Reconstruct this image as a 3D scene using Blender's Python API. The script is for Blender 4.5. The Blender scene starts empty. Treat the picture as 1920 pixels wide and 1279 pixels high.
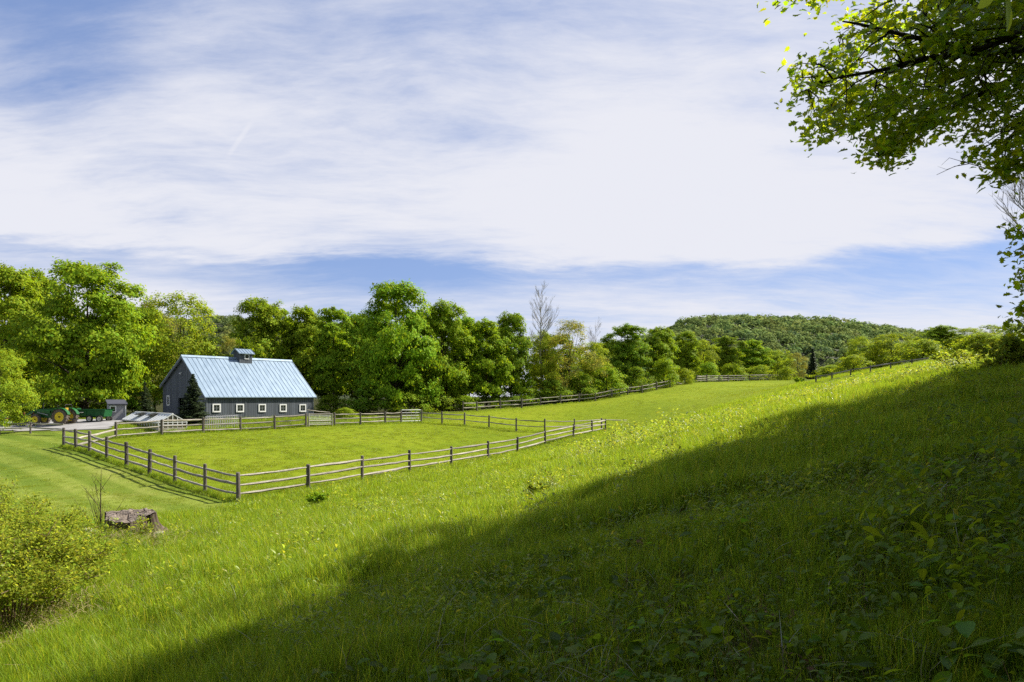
import bpy, math, random
import numpy as np
from mathutils import Vector, Matrix

SC = bpy.context.scene
COL = SC.collection
R = math.radians

# ------------------------------------------------------------------ camera
FPX = 1280.0            # focal length in photo pixels (24 mm on 36 mm)
HOR = 744.0             # photo row of the true horizon
cam_d = bpy.data.cameras.new("camera")
cam_d.lens = 24.0
cam_d.sensor_width = 36.0
cam_d.shift_y = (HOR - 639.5) / 1920.0
cam_d.clip_start = 0.05
cam_d.clip_end = 12000.0
cam = bpy.data.objects.new("camera", cam_d)
cam.location = (0, 0, 0)
cam.rotation_euler = (R(90), 0, 0)
COL.objects.link(cam)
SC.camera = cam

# ------------------------------------------------------------------ light
SUN_AZ = (0.88, 0.475)          # horizontal direction towards the sun (x right, y away)
SUN_EL = R(44)
_l = math.hypot(*SUN_AZ)
SUN_DIR = Vector((SUN_AZ[0] / _l * math.cos(SUN_EL), SUN_AZ[1] / _l * math.cos(SUN_EL), math.sin(SUN_EL)))
sun_d = bpy.data.lights.new("sun", 'SUN')
sun_d.energy = 5.0
sun_d.angle = R(0.45)
sun_d.color = (1.0, 0.94, 0.82)
sun = bpy.data.objects.new("sun", sun_d)
sun.rotation_euler = SUN_DIR.to_track_quat('Z', 'Y').to_euler()
COL.objects.link(sun)

SC.view_settings.view_transform = 'Standard'
SC.view_settings.look = 'None'
SC.view_settings.exposure = 1.0
SC.view_settings.gamma = 1.0
SC.render.engine = 'CYCLES'
SC.cycles.max_bounces = 8
SC.cycles.diffuse_bounces = 4
SC.cycles.glossy_bounces = 3
SC.cycles.transmission_bounces = 6
SC.cycles.transparent_max_bounces = 8
SC.cycles.use_denoising = False
SC.cycles.caustics_reflective = False
SC.cycles.caustics_refractive = False


class NT:
    """small helper for wiring shader nodes"""
    def __init__(self, tree):
        self.t = tree
        self.t.nodes.clear()

    def n(self, typ, **kw):
        nd = self.t.nodes.new(typ)
        for k, v in kw.items():
            setattr(nd, k, v)
        return nd

    def set(self, sock, v):
        if hasattr(v, 'is_output') or isinstance(v, bpy.types.NodeSocket):
            self.t.links.new(v, sock)
        else:
            sock.default_value = v

    def math(self, op, a, b=None, c=None, clamp=False):
        nd = self.n('ShaderNodeMath', operation=op, use_clamp=clamp)
        for i, v in enumerate((a, b, c)):
            if v is not None:
                self.set(nd.inputs[i], v)
        return nd.outputs[0]

    def mix(self, f, a, b, mode='MIX'):
        nd = self.n('ShaderNodeMix', data_type='RGBA', blend_type=mode)
        self.set(nd.inputs[0], f)
        for i, v in ((6, a), (7, b)):
            if isinstance(v, tuple) and len(v) == 3:
                v = v + (1.0,)
            self.set(nd.inputs[i], v)
        return nd.outputs[2]

    def ramp(self, f, stops, interp='LINEAR'):
        nd = self.n('ShaderNodeValToRGB')
        nd.color_ramp.interpolation = interp
        el = nd.color_ramp.elements
        while len(el) > 1:
            el.remove(el[-1])
        for i, (p, c) in enumerate(stops):
            e = el[0] if i == 0 else el.new(p)
            e.position = p
            if not isinstance(c, tuple):
                c = (c, c, c)
            e.color = c + (1.0,) if len(c) == 3 else c
        self.set(nd.inputs[0], f)
        return nd.outputs[0]

    def noise(self, vec, scale, detail=4.0, rough=0.55, dist=0.0):
        nd = self.n('ShaderNodeTexNoise')
        nd.inputs['Scale'].default_value = scale
        nd.inputs['Detail'].default_value = detail
        nd.inputs['Roughness'].default_value = rough
        nd.inputs['Distortion'].default_value = dist
        if vec is not None:
            self.t.links.new(vec, nd.inputs['Vector'])
        return nd.outputs[0]

    def mapping(self, vec, loc=(0, 0, 0), rot=(0, 0, 0), scale=(1, 1, 1)):
        nd = self.n('ShaderNodeMapping')
        nd.inputs['Location'].default_value = loc
        nd.inputs['Rotation'].default_value = rot
        nd.inputs['Scale'].default_value = scale
        self.t.links.new(vec, nd.inputs['Vector'])
        return nd.outputs[0]

    def smooth(self, v, lo, hi, a=0.0, b=1.0):
        nd = self.n('ShaderNodeMapRange', interpolation_type='SMOOTHSTEP')
        self.set(nd.inputs[0], v)
        nd.inputs[1].default_value = lo
        nd.inputs[2].default_value = hi
        nd.inputs[3].default_value = a
        nd.inputs[4].default_value = b
        return nd.outputs[0]


# ------------------------------------------------------------------ sky
SKY_STRENGTH = 0.10
world = bpy.data.worlds.new("World")
SC.world = world
world.use_nodes = True
w = NT(world.node_tree)
tc = w.n('ShaderNodeTexCoord')
sky = w.n('ShaderNodeTexSky', sky_type='NISHITA')
sky.sun_disc = False
sky.sun_elevation = SUN_EL
sky.sun_rotation = math.atan2(SUN_AZ[0], SUN_AZ[1])
sky.altitude = 300
sky.air_density = 1.0
sky.dust_density = 0.2
sky.ozone_density = 2.0
dirv = tc.outputs['Generated']
sep = w.n('ShaderNodeSeparateXYZ')
w.t.links.new(dirv, sep.inputs[0])
dx, dy, dz = sep.outputs
den = w.math('ADD', w.math('MAXIMUM', dz, 0.0), 0.16)
cu = w.math('DIVIDE', dx, den)
cv = w.math('DIVIDE', dy, den)
cmb = w.n('ShaderNodeCombineXYZ')
w.t.links.new(cu, cmb.inputs[0])
w.t.links.new(cv, cmb.inputs[1])
plane = cmb.outputs[0]
# wispy high cloud in a sheet: wide soft patches, long streaks and fine fibres
warp = w.n('ShaderNodeTexNoise')
warp.inputs['Scale'].default_value = 1.1
warp.inputs['Detail'].default_value = 3
w.t.links.new(plane, warp.inputs['Vector'])
wsc = w.n('ShaderNodeVectorMath', operation='SCALE')
w.t.links.new(warp.outputs['Color'], wsc.inputs[0])
wsc.inputs['Scale'].default_value = 0.35
wad = w.n('ShaderNodeVectorMath', operation='ADD')
w.t.links.new(plane, wad.inputs[0])
w.t.links.new(wsc.outputs[0], wad.inputs[1])
pw = wad.outputs[0]
patch = w.noise(w.mapping(pw, loc=(3.1, 1.7, 0), rot=(0, 0, R(18)), scale=(0.9, 1.6, 1)), 1.25, 8, 0.62)
streak = w.noise(w.mapping(pw, loc=(7.7, 2.2, 0), rot=(0, 0, R(-40)), scale=(0.6, 2.2, 1)), 1.5, 8, 0.66)
fibre = w.noise(w.mapping(pw, loc=(1.2, 9.2, 0), rot=(0, 0, R(-48)), scale=(1.0, 3.6, 1)), 3.2, 8, 0.68)
# how much of the sheet covers each height above the horizon
zz = w.math('ADD', dz, w.math('MULTIPLY', w.math('SUBTRACT', patch, 0.5), 0.05))
zz = w.math('ADD', zz, w.math('MULTIPLY', w.math('SUBTRACT', streak, 0.5), 0.03))
cover = w.ramp(zz, [(0.0, 0.78), (0.075, 0.72), (0.10, 0.56), (0.135, 0.50), (0.16, 0.24), (0.178, 0.18), (0.20, 0.74),
                    (0.25, 0.86), (0.31, 0.86), (0.37, 0.80), (0.44, 0.74), (0.54, 0.58), (0.75, 0.28), (1.0, 0.22)])
# blue openings in the sheet (a direction on the sky, and how wide)
def opening(px, py, rad, amt):
    v = Vector(((px - 960) / FPX, 1.0, (HOR - py) / FPX)).normalized()
    s = w.n('ShaderNodeVectorMath', operation='DISTANCE')
    w.t.links.new(dirv, s.inputs[0])
    s.inputs[1].default_value = v
    return w.smooth(s.outputs['Value'], 0.02, rad, amt, 0.0)
hole = opening(60, 40, 0.17, 0.48)
hole = w.math('ADD', hole, opening(330, 130, 0.30, 0.18))
hole = w.math('ADD', hole, opening(120, 250, 0.36, 0.20))
hole = w.math('ADD', hole, opening(820, 60, 0.32, 0.22))
hole = w.math('ADD', hole, opening(1450, 80, 0.28, 0.22))
hole = w.math('SUBTRACT', hole, opening(1250, 330, 0.40, 0.30))
hole = w.math('SUBTRACT', hole, opening(300, 440, 0.25, 0.10))
hole = w.math('SUBTRACT', hole, opening(120, 490, 0.34, 0.34))
tex = w.math('ADD', w.math('MULTIPLY', w.math('SUBTRACT', patch, 0.5), 1.35),
             w.math('ADD', w.math('MULTIPLY', w.math('SUBTRACT', streak, 0.5), 0.75),
                    w.math('MULTIPLY', w.math('SUBTRACT', fibre, 0.5), 0.5)))
# a short vapour trail
_a = Vector(((396-960)/FPX, 1, (HOR-338)/FPX)).normalized(); _b = Vector(((462-960)/FPX, 1, (HOR-243)/FPX)).normalized()
_n = _a.cross(_b).normalized(); _c = (_a+_b).normalized()
dt = w.n('ShaderNodeVectorMath', operation='DOT_PRODUCT'); w.t.links.new(dirv, dt.inputs[0]); dt.inputs[1].default_value = _n
dc = w.n('ShaderNodeVectorMath', operation='DISTANCE'); w.t.links.new(dirv, dc.inputs[0]); dc.inputs[1].default_value = _b.lerp(_c, .4)
trail = w.math('MULTIPLY', w.smooth(w.math('ABSOLUTE', dt.outputs['Value']), 0.0005, 0.0042, 1.0, 0.0), w.smooth(dc.outputs['Value'], 0.012, 0.034, 0.10, 0.0))
tex = w.math('ADD', tex, trail)
mask = w.math('ADD', w.math('SUBTRACT', cover, hole), tex, clamp=True)
mask = w.smooth(mask, 0.02, 1.0)
cloud_col = (4.12, 4.18, 4.56, 1.0)
blue = w.mix(1.0, sky.outputs[0], (0.66, 0.64, 0.74, 1.0), 'MULTIPLY')
blue = w.mix(0.62, blue, (1.30, 1.90, 3.45, 1.0))
col = w.mix(mask, blue, cloud_col)
bg = w.n('ShaderNodeBackground')
w.t.links.new(col, bg.inputs[0])
bg.inputs[1].default_value = SKY_STRENGTH
wo = w.n('ShaderNodeOutputWorld')
w.t.links.new(bg.outputs[0], wo.inputs[0])

rng = np.random.default_rng(7)
random.seed(11)
# ------------------------------------------------------------------ terrain height
def P3(px, py, d):
    return ((px - 960) / FPX * d, d, (HOR - py) / FPX * d)

# ground heights: (photo column, row, distance) read off the slope, lawn, paddock, field and wood
CTRL = [
 (960,1279,4.1),(960,1150,5.9),(960,1050,8.6),(960,980,12.5),(960,930,19),(960,895,30),(960,868,44),
 (300,1279,5.6),(600,1279,4.8),(0,1279,7.6),(0,1180,9.5),(0,1100,12),(0,1010,19),(240,1003,17.5),(150,1005,16.5),
 (300,1100,9.8),(330,1030,15.5),(450,1050,13),(600,1100,8.6),(600,1000,15.5),(450,990,21),(700,1000,13.2),(700,930,28),(579,960,24),
 (800,900,33),(850,960,17),(1022,862,36),(1022,900,20),(915,893,30),
 (1240,820,26),(1240,850,18),(1240,900,11.3),(1240,1000,7.2),(1240,800,48),(1240,770,80),(1240,745,95),(1135,850,28),(1135,830,44),
 (1350,760,62),(1350,790,34),(1400,735,92),(1450,745,62),(1480,725,112),(1450,770,36),
 (1500,1279,3.3),(1500,1000,5.7),(1500,900,8.9),(1500,820,14),(1560,770,18),(1560,740,28),(1560,722,50),
 (1920,1279,2.85),(1920,1000,4.7),(1920,850,7.4),(1920,760,11),(1900,700,18),(1890,672,27),(1880,655,45),(1750,705,28),(1750,690,45),
 (1530,716,72),(1640,697,68),(1750,682,64),(1850,660,75),(1650,690,95),(1800,662,92),(1480,714,140),(1600,705,130),(2100,640,100),
 # paddock fences
 (447,940,30.5),(384,922,32.7),(328,904,35),(280,888,37.1),(237,873,39.4),(200,861,41.5),(168,848,43.5),(142,842,45.3),(119,837,47),
 (578,919,34),(679,901,38),(768,885,42.5),(846,873,47),(915,860,51.5),(970,849,56),(1022,834,60.5),(1075,821,65),(1110,813,69.5),(1135,808,74),
 (217,822,52),(303,815,54.5),(381,811,57),(451,808,59.5),(515,803,62),(574,800,63.5),(627,798,66),(676,796,68),(722,794,70.5),(790,792,73.5),
 (871,797.5,71),(917,802,69),(968,808,67),(1021,810,67),(1077,809,71),(950,790,77),(1060,776,84),(1180,766,84),(700,830,55),(600,860,44),(800,830,58),
 # lawn, drive, barn
 (0,815,57),(0,870,41),(0,910,34),(240,925,33),(-300,815,57),(-300,900,36),(120,950,28),(340,962,27),(0,797,63),(200,792,63),(-300,795,65),
 (384,788,66),(594,781,76),(300,785,73),
 # upper field fence, wood edge
 (868,772,84),(894,771,86),(938,767,89),(978,765,91),(1013,761,93),(1051,757.5,95),(1086,754.5,97),(1116,752,98),(1147,745,100),(1177,740,102),
 (1204,737,104),(1231,731,107),(1256,724,112),(1306,717,122),(1348,716,128),(1405,714,135),(1440,713,138),
 (600,770,96),(300,774,92),(0,776,92),(-300,776,92),(900,766,118),(1100,744,130),(1300,716,150),(800,772,92),(700,770,120),(200,772,125),
]
_pts = [P3(*c) for c in CTRL]
# behind and beside the camera: the slope simply runs on
for (x, y) in ((0, 0), (-4, -3), (5, -3), (-12, -2), (12, 0), (-20, 5), (0, -15), (-20, -18), (20, -15), (14, 6), (26, 12), (35, 25), (45, 45), (-28, 20), (-30, 8)):
    z = -1.56 + (0.21 if x > 0 else 0.16) * x - 0.035 * y
    _pts.append((x, y, max(z, -4.6)))
_pts = np.array(_pts)
_S = 20.0
_A = _pts[:, :2] / _S
_r = np.linalg.norm(_A[:, None] - _A[None], axis=2)
def _U(r):
    return np.where(r > 1e-9, r * r * np.log(r + 1e-12), 0.0)
_n = len(_A)
_K = _U(_r) + 0.004 * np.eye(_n)
_Pm = np.hstack([np.ones((_n, 1)), _A])
_M = np.zeros((_n + 3, _n + 3))
_M[:_n, :_n] = _K
_M[:_n, _n:] = _Pm
_M[_n:, :_n] = _Pm.T
_W = np.linalg.solve(_M, np.concatenate([_pts[:, 2], np.zeros(3)]))

def sstep(v, a, b):
    t = np.clip((v - a) / (b - a), 0, 1)
    return t * t * (3 - 2 * t)

def H(x, y):
    x = np.atleast_1d(np.asarray(x, float)); y = np.atleast_1d(np.asarray(y, float))
    out = np.empty(x.shape)
    xf, yf = x.ravel(), y.ravel()
    res = np.empty(xf.shape)
    for i in range(0, len(xf), 20000):
        q = np.stack([xf[i:i+20000], yf[i:i+20000]], 1) / _S
        r = np.linalg.norm(q[:, None] - _A[None], axis=2)
        res[i:i+20000] = _U(r) @ _W[:_n] + _W[_n] + q @ _W[_n+1:]
    rad = np.hypot(xf, yf - 30)
    far = np.where(xf > 0, 3.0, -1.5) * sstep(np.abs(xf), 0, 60)
    res = np.clip(res, -6, 14)
    k = sstep(rad, 105, 220)
    res = res * (1 - k) + far * k
    out = res.reshape(x.shape)
    return out

def hz(x, y):
    return float(H(x, y)[0])

def gp(px, d, dz=0.0):
    """ground point under a photo column at a distance"""
    x = (px - 960) / FPX * d
    return Vector((x, d, hz(x, d) + dz))

def hill_bumps(x, y):
    return 0.05 * np.sin(1.9 * x + 0.7 * y) * np.sin(1.3 * y - 0.6 * x + 1.0) + 0.03 * np.sin(4.1 * x + 2.0) * np.sin(3.7 * y)
# ------------------------------------------------------------------ materials
def new_mat(name):
    m = bpy.data.materials.new(name)
    m.use_nodes = True
    return m, NT(m.node_tree)

def finish(g, shader, disp=None):
    o = g.n('ShaderNodeOutputMaterial')
    g.t.links.new(shader, o.inputs[0])

def principled(g, color, rough=0.6, metal=0.0, spec=0.3, normal=None):
    p = g.n('ShaderNodeBsdfPrincipled')
    g.set(p.inputs['Base Color'], color if not (isinstance(color, tuple) and len(color) == 3) else color + (1.0,))
    g.set(p.inputs['Roughness'], rough)
    p.inputs['Metallic'].default_value = metal
    p.inputs['Specular IOR Level'].default_value = spec
    if normal is not None:
        g.t.links.new(normal, p.inputs['Normal'])
    return p.outputs[0]

def bump(g, h, strength=0.4, dist=0.02):
    b = g.n('ShaderNodeBump')
    b.inputs['Strength'].default_value = strength
    b.inputs['Distance'].default_value = dist
    g.t.links.new(h, b.inputs['Height'])
    return b.outputs[0]

def plain(name, col, rough=0.6, metal=0.0, spec=0.3, var=0.25, scale=6.0, bmp=0.0):
    m, g = new_mat(name)
    t = g.n('ShaderNodeTexCoord')
    nz = g.noise(t.outputs['Object'], scale, 5, 0.6)
    lo = tuple(c * (1 - var) for c in col)
    hi = tuple(min(1, c * (1 + var)) for c in col)
    c = g.ramp(nz, [(0.3, lo), (0.7, hi)])
    nrm = bump(g, nz, bmp, 0.02) if bmp else None
    finish(g, principled(g, c, rough, metal, spec, nrm))
    return m

def leaf_mat(name, col, trans, tw=0.45, gloss=0.12, vary=1.0):
    """leaf colour (per-leaf tint from the mesh) with light shining through"""
    m, g = new_mat(name)
    a = g.n('ShaderNodeAttribute', attribute_name='tint')
    info = g.n('ShaderNodeObjectInfo')
    hv = g.math('ADD', g.math('MULTIPLY', g.math('SUBTRACT', info.outputs['Random'], 0.5), 0.30 * vary), 1.0)
    hs = g.n('ShaderNodeHueSaturation')
    g.set(hs.inputs['Hue'], g.math('ADD', 0.5, g.math('MULTIPLY', g.math('SUBTRACT', info.outputs['Random'], 0.5), 0.03 * vary)))
    g.set(hs.inputs['Value'], hv)
    hs.inputs['Color'].default_value = col + (1.0,)
    c = g.mix(1.0, hs.outputs[0], a.outputs['Color'], 'MULTIPLY')
    t = g.mix(1.0, a.outputs['Color'], trans, 'MULTIPLY')
    d = g.n('ShaderNodeBsdfDiffuse'); g.t.links.new(c, d.inputs[0])
    tr = g.n('ShaderNodeBsdfTranslucent'); g.t.links.new(t, tr.inputs[0])
    mx = g.n('ShaderNodeMixShader'); mx.inputs[0].default_value = tw
    g.t.links.new(d.outputs[0], mx.inputs[1]); g.t.links.new(tr.outputs[0], mx.inputs[2])
    gl = g.n('ShaderNodeBsdfGlossy'); gl.inputs['Roughness'].default_value = 0.45
    gl.inputs[0].default_value = (0.9, 0.95, 0.85, 1)
    m2 = g.n('ShaderNodeMixShader')
    fr = g.n('ShaderNodeFresnel'); fr.inputs[0].default_value = 1.4
    g.set(m2.inputs[0], g.math('MULTIPLY', fr.outputs[0], gloss * 1.2))
    g.t.links.new(mx.outputs[0], m2.inputs[1]); g.t.links.new(gl.outputs[0], m2.inputs[2])
    finish(g, m2.outputs[0])
    return m

M = {}
M['leaf_green'] = leaf_mat('leaf_green', (0.195, 0.290, 0.018), (0.42, 0.55, 0.016), tw=0.34, gloss=0.05)
M['leaf_deep'] = leaf_mat('leaf_deep', (0.150, 0.228, 0.016), (0.34, 0.46, 0.016), tw=0.34, gloss=0.05)
M['leaf_yellow'] = leaf_mat('leaf_yellow', (0.228, 0.300, 0.024), (0.47, 0.56, 0.02), tw=0.40, gloss=0.05)
M['leaf_russet'] = leaf_mat('leaf_russet', (0.225, 0.225, 0.040), (0.40, 0.38, 0.045), tw=0.42, gloss=0.05)
M['leaf_maple'] = leaf_mat('leaf_maple', (0.150, 0.215, 0.012), (0.52, 0.62, 0.012), tw=0.60, gloss=0.05, vary=0.4)
M['leaf_shrub'] = leaf_mat('leaf_shrub', (0.22, 0.275, 0.030), (0.47, 0.53, 0.04), tw=0.5, vary=0.5, gloss=0.03)
M['leaf_weed'] = leaf_mat('leaf_weed', (0.125, 0.185, 0.012), (0.32, 0.43, 0.014), vary=0.6, gloss=0.02)
M['needle'] = leaf_mat('needle', (0.036, 0.055, 0.020), (0.06, 0.09, 0.02), tw=0.2, vary=0.3)
M['needle_blue'] = leaf_mat('needle_blue', (0.09, 0.15, 0.16), (0.08, 0.12, 0.12), tw=0.2, vary=0.3)
M['leaf_far'] = leaf_mat('leaf_far', (0.170, 0.225, 0.066), (0.26, 0.33, 0.09), tw=0.32, vary=1.0, gloss=0.02)
M['grass'] = leaf_mat('grass', (0.168, 0.256, 0.018), (0.385, 0.525, 0.022), tw=0.46, gloss=0.03, vary=1.2)
M['grass_dry'] = leaf_mat('grass_dry', (0.23, 0.185, 0.085), (0.2, 0.17, 0.08), tw=0.25, vary=0.6)
M['grass_mown'] = leaf_mat('grass_mown', (0.185, 0.235, 0.016), (0.33, 0.40, 0.016), tw=0.42, gloss=0.03, vary=0.7)

def bark(name, a, b, scale=5.0):
    m, g = new_mat(name)
    t = g.n('ShaderNodeTexCoord')
    v = g.mapping(t.outputs['Object'], scale=(1, 1, 0.18))
    nz = g.noise(v, scale, 6, 0.65)
    c = g.ramp(nz, [(0.3, a), (0.65, b)])
    finish(g, principled(g, c, 0.9, 0, 0.1, bump(g, nz, 0.8, 0.03)))
    return m

M['bark'] = bark('bark', (0.022, 0.018, 0.014), (0.075, 0.062, 0.050))
M['bark_grey'] = bark('bark_grey', (0.20, 0.185, 0.17), (0.36, 0.34, 0.32))
M['twig'] = bark('twig', (0.045, 0.032, 0.022), (0.12, 0.090, 0.065), 12)
M['stem_brown'] = bark('stem_brown', (0.10, 0.065, 0.04), (0.22, 0.155, 0.10), 20)

def weathered(name, a, b, c, axis_scale):
    m, g = new_mat(name)
    t = g.n('ShaderNodeTexCoord')
    info = g.n('ShaderNodeObjectInfo')
    off = g.n('ShaderNodeVectorMath', operation='ADD')
    g.t.links.new(t.outputs['Object'], off.inputs[0])
    cm = g.n('ShaderNodeCombineXYZ')
    g.set(cm.inputs[0], g.math('MULTIPLY', info.outputs['Random'], 40.0))
    g.set(cm.inputs[1], g.math('MULTIPLY', info.outputs['Random'], 17.0))
    g.t.links.new(cm.outputs[0], off.inputs[1])
    fine = g.noise(g.mapping(off.outputs[0], scale=axis_scale), 9.0, 6, 0.7)
    big = g.noise(off.outputs[0], 1.3, 3, 0.6)
    col = g.ramp(g.math('ADD', g.math('MULTIPLY', fine, 0.65), g.math('MULTIPLY', big, 0.35)), [(0.30, a), (0.5, b), (0.68, c)])
    hs = g.n('ShaderNodeHueSaturation')
    g.t.links.new(col, hs.inputs['Color'])
    g.set(hs.inputs['Value'], g.math('ADD', 0.72, g.math('MULTIPLY', info.outputs['Random'], 0.55)))
    finish(g, principled(g, hs.outputs[0], 0.85, 0, 0.15, bump(g, fine, 0.7, 0.012)))
    return m

M['rail_wood'] = weathered('rail_wood', (0.11, 0.093, 0.074), (0.29, 0.26, 0.225), (0.49, 0.455, 0.40), (1.2, 1.2, 6))
M['post_wood'] = weathered('post_wood', (0.045, 0.037, 0.032), (0.115, 0.098, 0.088), (0.20, 0.175, 0.16), (5, 5, 0.6))
M['grey_board'] = weathered('grey_board', (0.20, 0.20, 0.21), (0.31, 0.31, 0.33), (0.40, 0.40, 0.42), (6, 6, 0.5))
M['pale_wood'] = weathered('pale_wood', (0.16, 0.145, 0.125), (0.28, 0.26, 0.225), (0.40, 0.37, 0.33), (4, 4, 1))

M['white_paint'] = plain('white_paint', (0.74, 0.74, 0.73), 0.5, var=0.06)
M['dark_glass'] = plain('dark_glass', (0.016, 0.021, 0.026), 0.08, spec=0.6, var=0.3, scale=2)
M['dark_inside'] = plain('dark_inside', (0.012, 0.010, 0.010), 0.9, var=0.3)
M['tractor_green'] = plain('tractor_green', (0.013, 0.105, 0.026), 0.35, spec=0.5, var=0.25)
M['trailer_green'] = plain('trailer_green', (0.012, 0.085, 0.026), 0.5, var=0.3)
M['wheel_yellow'] = plain('wheel_yellow', (0.80, 0.64, 0.05), 0.45, var=0.12)
M['rim_white'] = plain('rim_white', (0.62, 0.60, 0.54), 0.5, var=0.12)
M['tyre'] = plain('tyre', (0.022, 0.021, 0.020), 0.85, var=0.4, scale=12, bmp=0.3)
M['tyre_dusty'] = plain('tyre_dusty', (0.12, 0.098, 0.08), 0.9, var=0.4, scale=10, bmp=0.3)
M['dark_metal'] = plain('dark_metal', (0.035, 0.033, 0.032), 0.55, metal=0.4, var=0.3)
M['rust'] = plain('rust', (0.13, 0.035, 0.018), 0.85, var=0.4, scale=9)
M['galv'] = plain('galv', (0.40, 0.41, 0.42), 0.5, metal=0.6, var=0.15)
M['lamp_glass'] = plain('lamp_glass', (0.75, 0.76, 0.78), 0.3, var=0.05)
M['rock'] = plain('rock', (0.26, 0.245, 0.225), 0.9, var=0.5, scale=5, bmp=0.6)
M['pale_rock'] = plain('pale_rock', (0.38, 0.345, 0.30), 0.95, var=0.35, scale=4, bmp=0.5)
M['shingle_dark'] = plain('shingle_dark', (0.055, 0.058, 0.075), 0.8, var=0.3, scale=14)

def siding(name, col):
    """vertical tongue-and-groove boards along local X"""
    m, g = new_mat(name)
    t = g.n('ShaderNodeTexCoord')
    s = g.n('ShaderNodeSeparateXYZ'); g.t.links.new(t.outputs['Object'], s.inputs[0])
    u = g.math('ADD', s.outputs[0], s.outputs[1])
    k = g.math('DIVIDE', u, 0.235)
    fr = g.math('FRACT', k)
    groove = g.smooth(g.math('ABSOLUTE', g.math('SUBTRACT', fr, 0.5)), 0.40, 0.47, 1.0, 0.0)
    fl = g.math('FLOOR', k)
    wn = g.n('ShaderNodeTexWhiteNoise', noise_dimensions='1D'); g.t.links.new(fl, wn.inputs['W'])
    nz = g.noise(g.mapping(t.outputs['Object'], scale=(3, 3, 0.5)), 3.0, 5, 0.6)
    val = g.math('ADD', 0.55, g.math('ADD', g.math('MULTIPLY', wn.outputs[0], 0.42), g.math('MULTIPLY', nz, 0.55)))
    hs = g.n('ShaderNodeHueSaturation'); hs.inputs['Color'].default_value = col + (1,)
    g.set(hs.inputs['Value'], val)
    c = g.mix(groove, (col[0] * 0.35, col[1] * 0.35, col[2] * 0.35), hs.outputs[0])
    finish(g, principled(g, c, 0.75, 0, 0.2, bump(g, groove, 0.6, 0.02)))
    return m

M['siding'] = siding('barn_siding', (0.088, 0.100, 0.118))

def roof_metal():
    m, g = new_mat('roof_metal')
    t = g.n('ShaderNodeTexCoord')
    nz = g.noise(g.mapping(t.outputs['Object'], scale=(2.5, 0.4, 0.4)), 2.0, 5, 0.6)
    c = g.ramp(nz, [(0.28, (0.170, 0.238, 0.315)), (0.5, (0.222, 0.296, 0.375)), (0.72, (0.265, 0.340, 0.420))])
    finish(g, principled(g, c, g.math('ADD', 0.34, g.math('MULTIPLY', nz, 0.2)), 0.35, 0.5))
    return m
M['roof'] = roof_metal()

# ------------------------------------------------------------------ mesh helpers
def np_mesh(name, V, F, mat, tint=None, smooth=False):
    """V (n,3) array, F (m,k) array of equal-sided faces or a list of them"""
    me = bpy.data.meshes.new(name)
    V = np.asarray(V, np.float32)
    Fs = F if isinstance(F, list) else [F]
    Fs = [np.asarray(f, np.int32) for f in Fs if len(f)]
    me.vertices.add(len(V))
    me.vertices.foreach_set('co', V.ravel())
    tot = np.concatenate([np.full(len(f), f.shape[1], np.int32) for f in Fs])
    idx = np.concatenate([f.ravel() for f in Fs])
    st = np.concatenate([[0], np.cumsum(tot)[:-1]]).astype(np.int32)
    me.loops.add(len(idx))
    me.loops.foreach_set('vertex_index', idx)
    me.polygons.add(len(tot))
    me.polygons.foreach_set('loop_start', st)
    me.polygons.foreach_set('loop_total', tot)
    if smooth:
        me.polygons.foreach_set('use_smooth', np.ones(len(tot), bool))
    if tint is not None:
        a = me.color_attributes.new('tint', 'FLOAT_COLOR', 'POINT')
        c = np.ones((len(V), 4), np.float32); c[:, :3] = tint
        a.data.foreach_set('color', c.ravel())
    me.update()
    me.validate()
    for mm in (mat if isinstance(mat, (list, tuple)) else [mat]):
        me.materials.append(mm)
    return me

def link(name, me, parent=None):
    o = bpy.data.objects.new(name, me)
    COL.objects.link(o)
    if parent is not None:
        o.parent = parent
    return o

def tag(o, label=None, cat=None, group=None, kind=None):
    if label: o['label'] = label
    if cat: o['category'] = cat
    if group: o['group'] = group
    if kind: o['kind'] = kind
    return o

def thing(name, label, cat, loc=(0, 0, 0), rz=0.0, group=None):
    o = bpy.data.objects.new(name, None)
    o.empty_display_size = 0.3
    COL.objects.link(o)
    o.location = loc
    o.rotation_euler = (0, 0, rz)
    return tag(o, label, cat, group)

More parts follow.
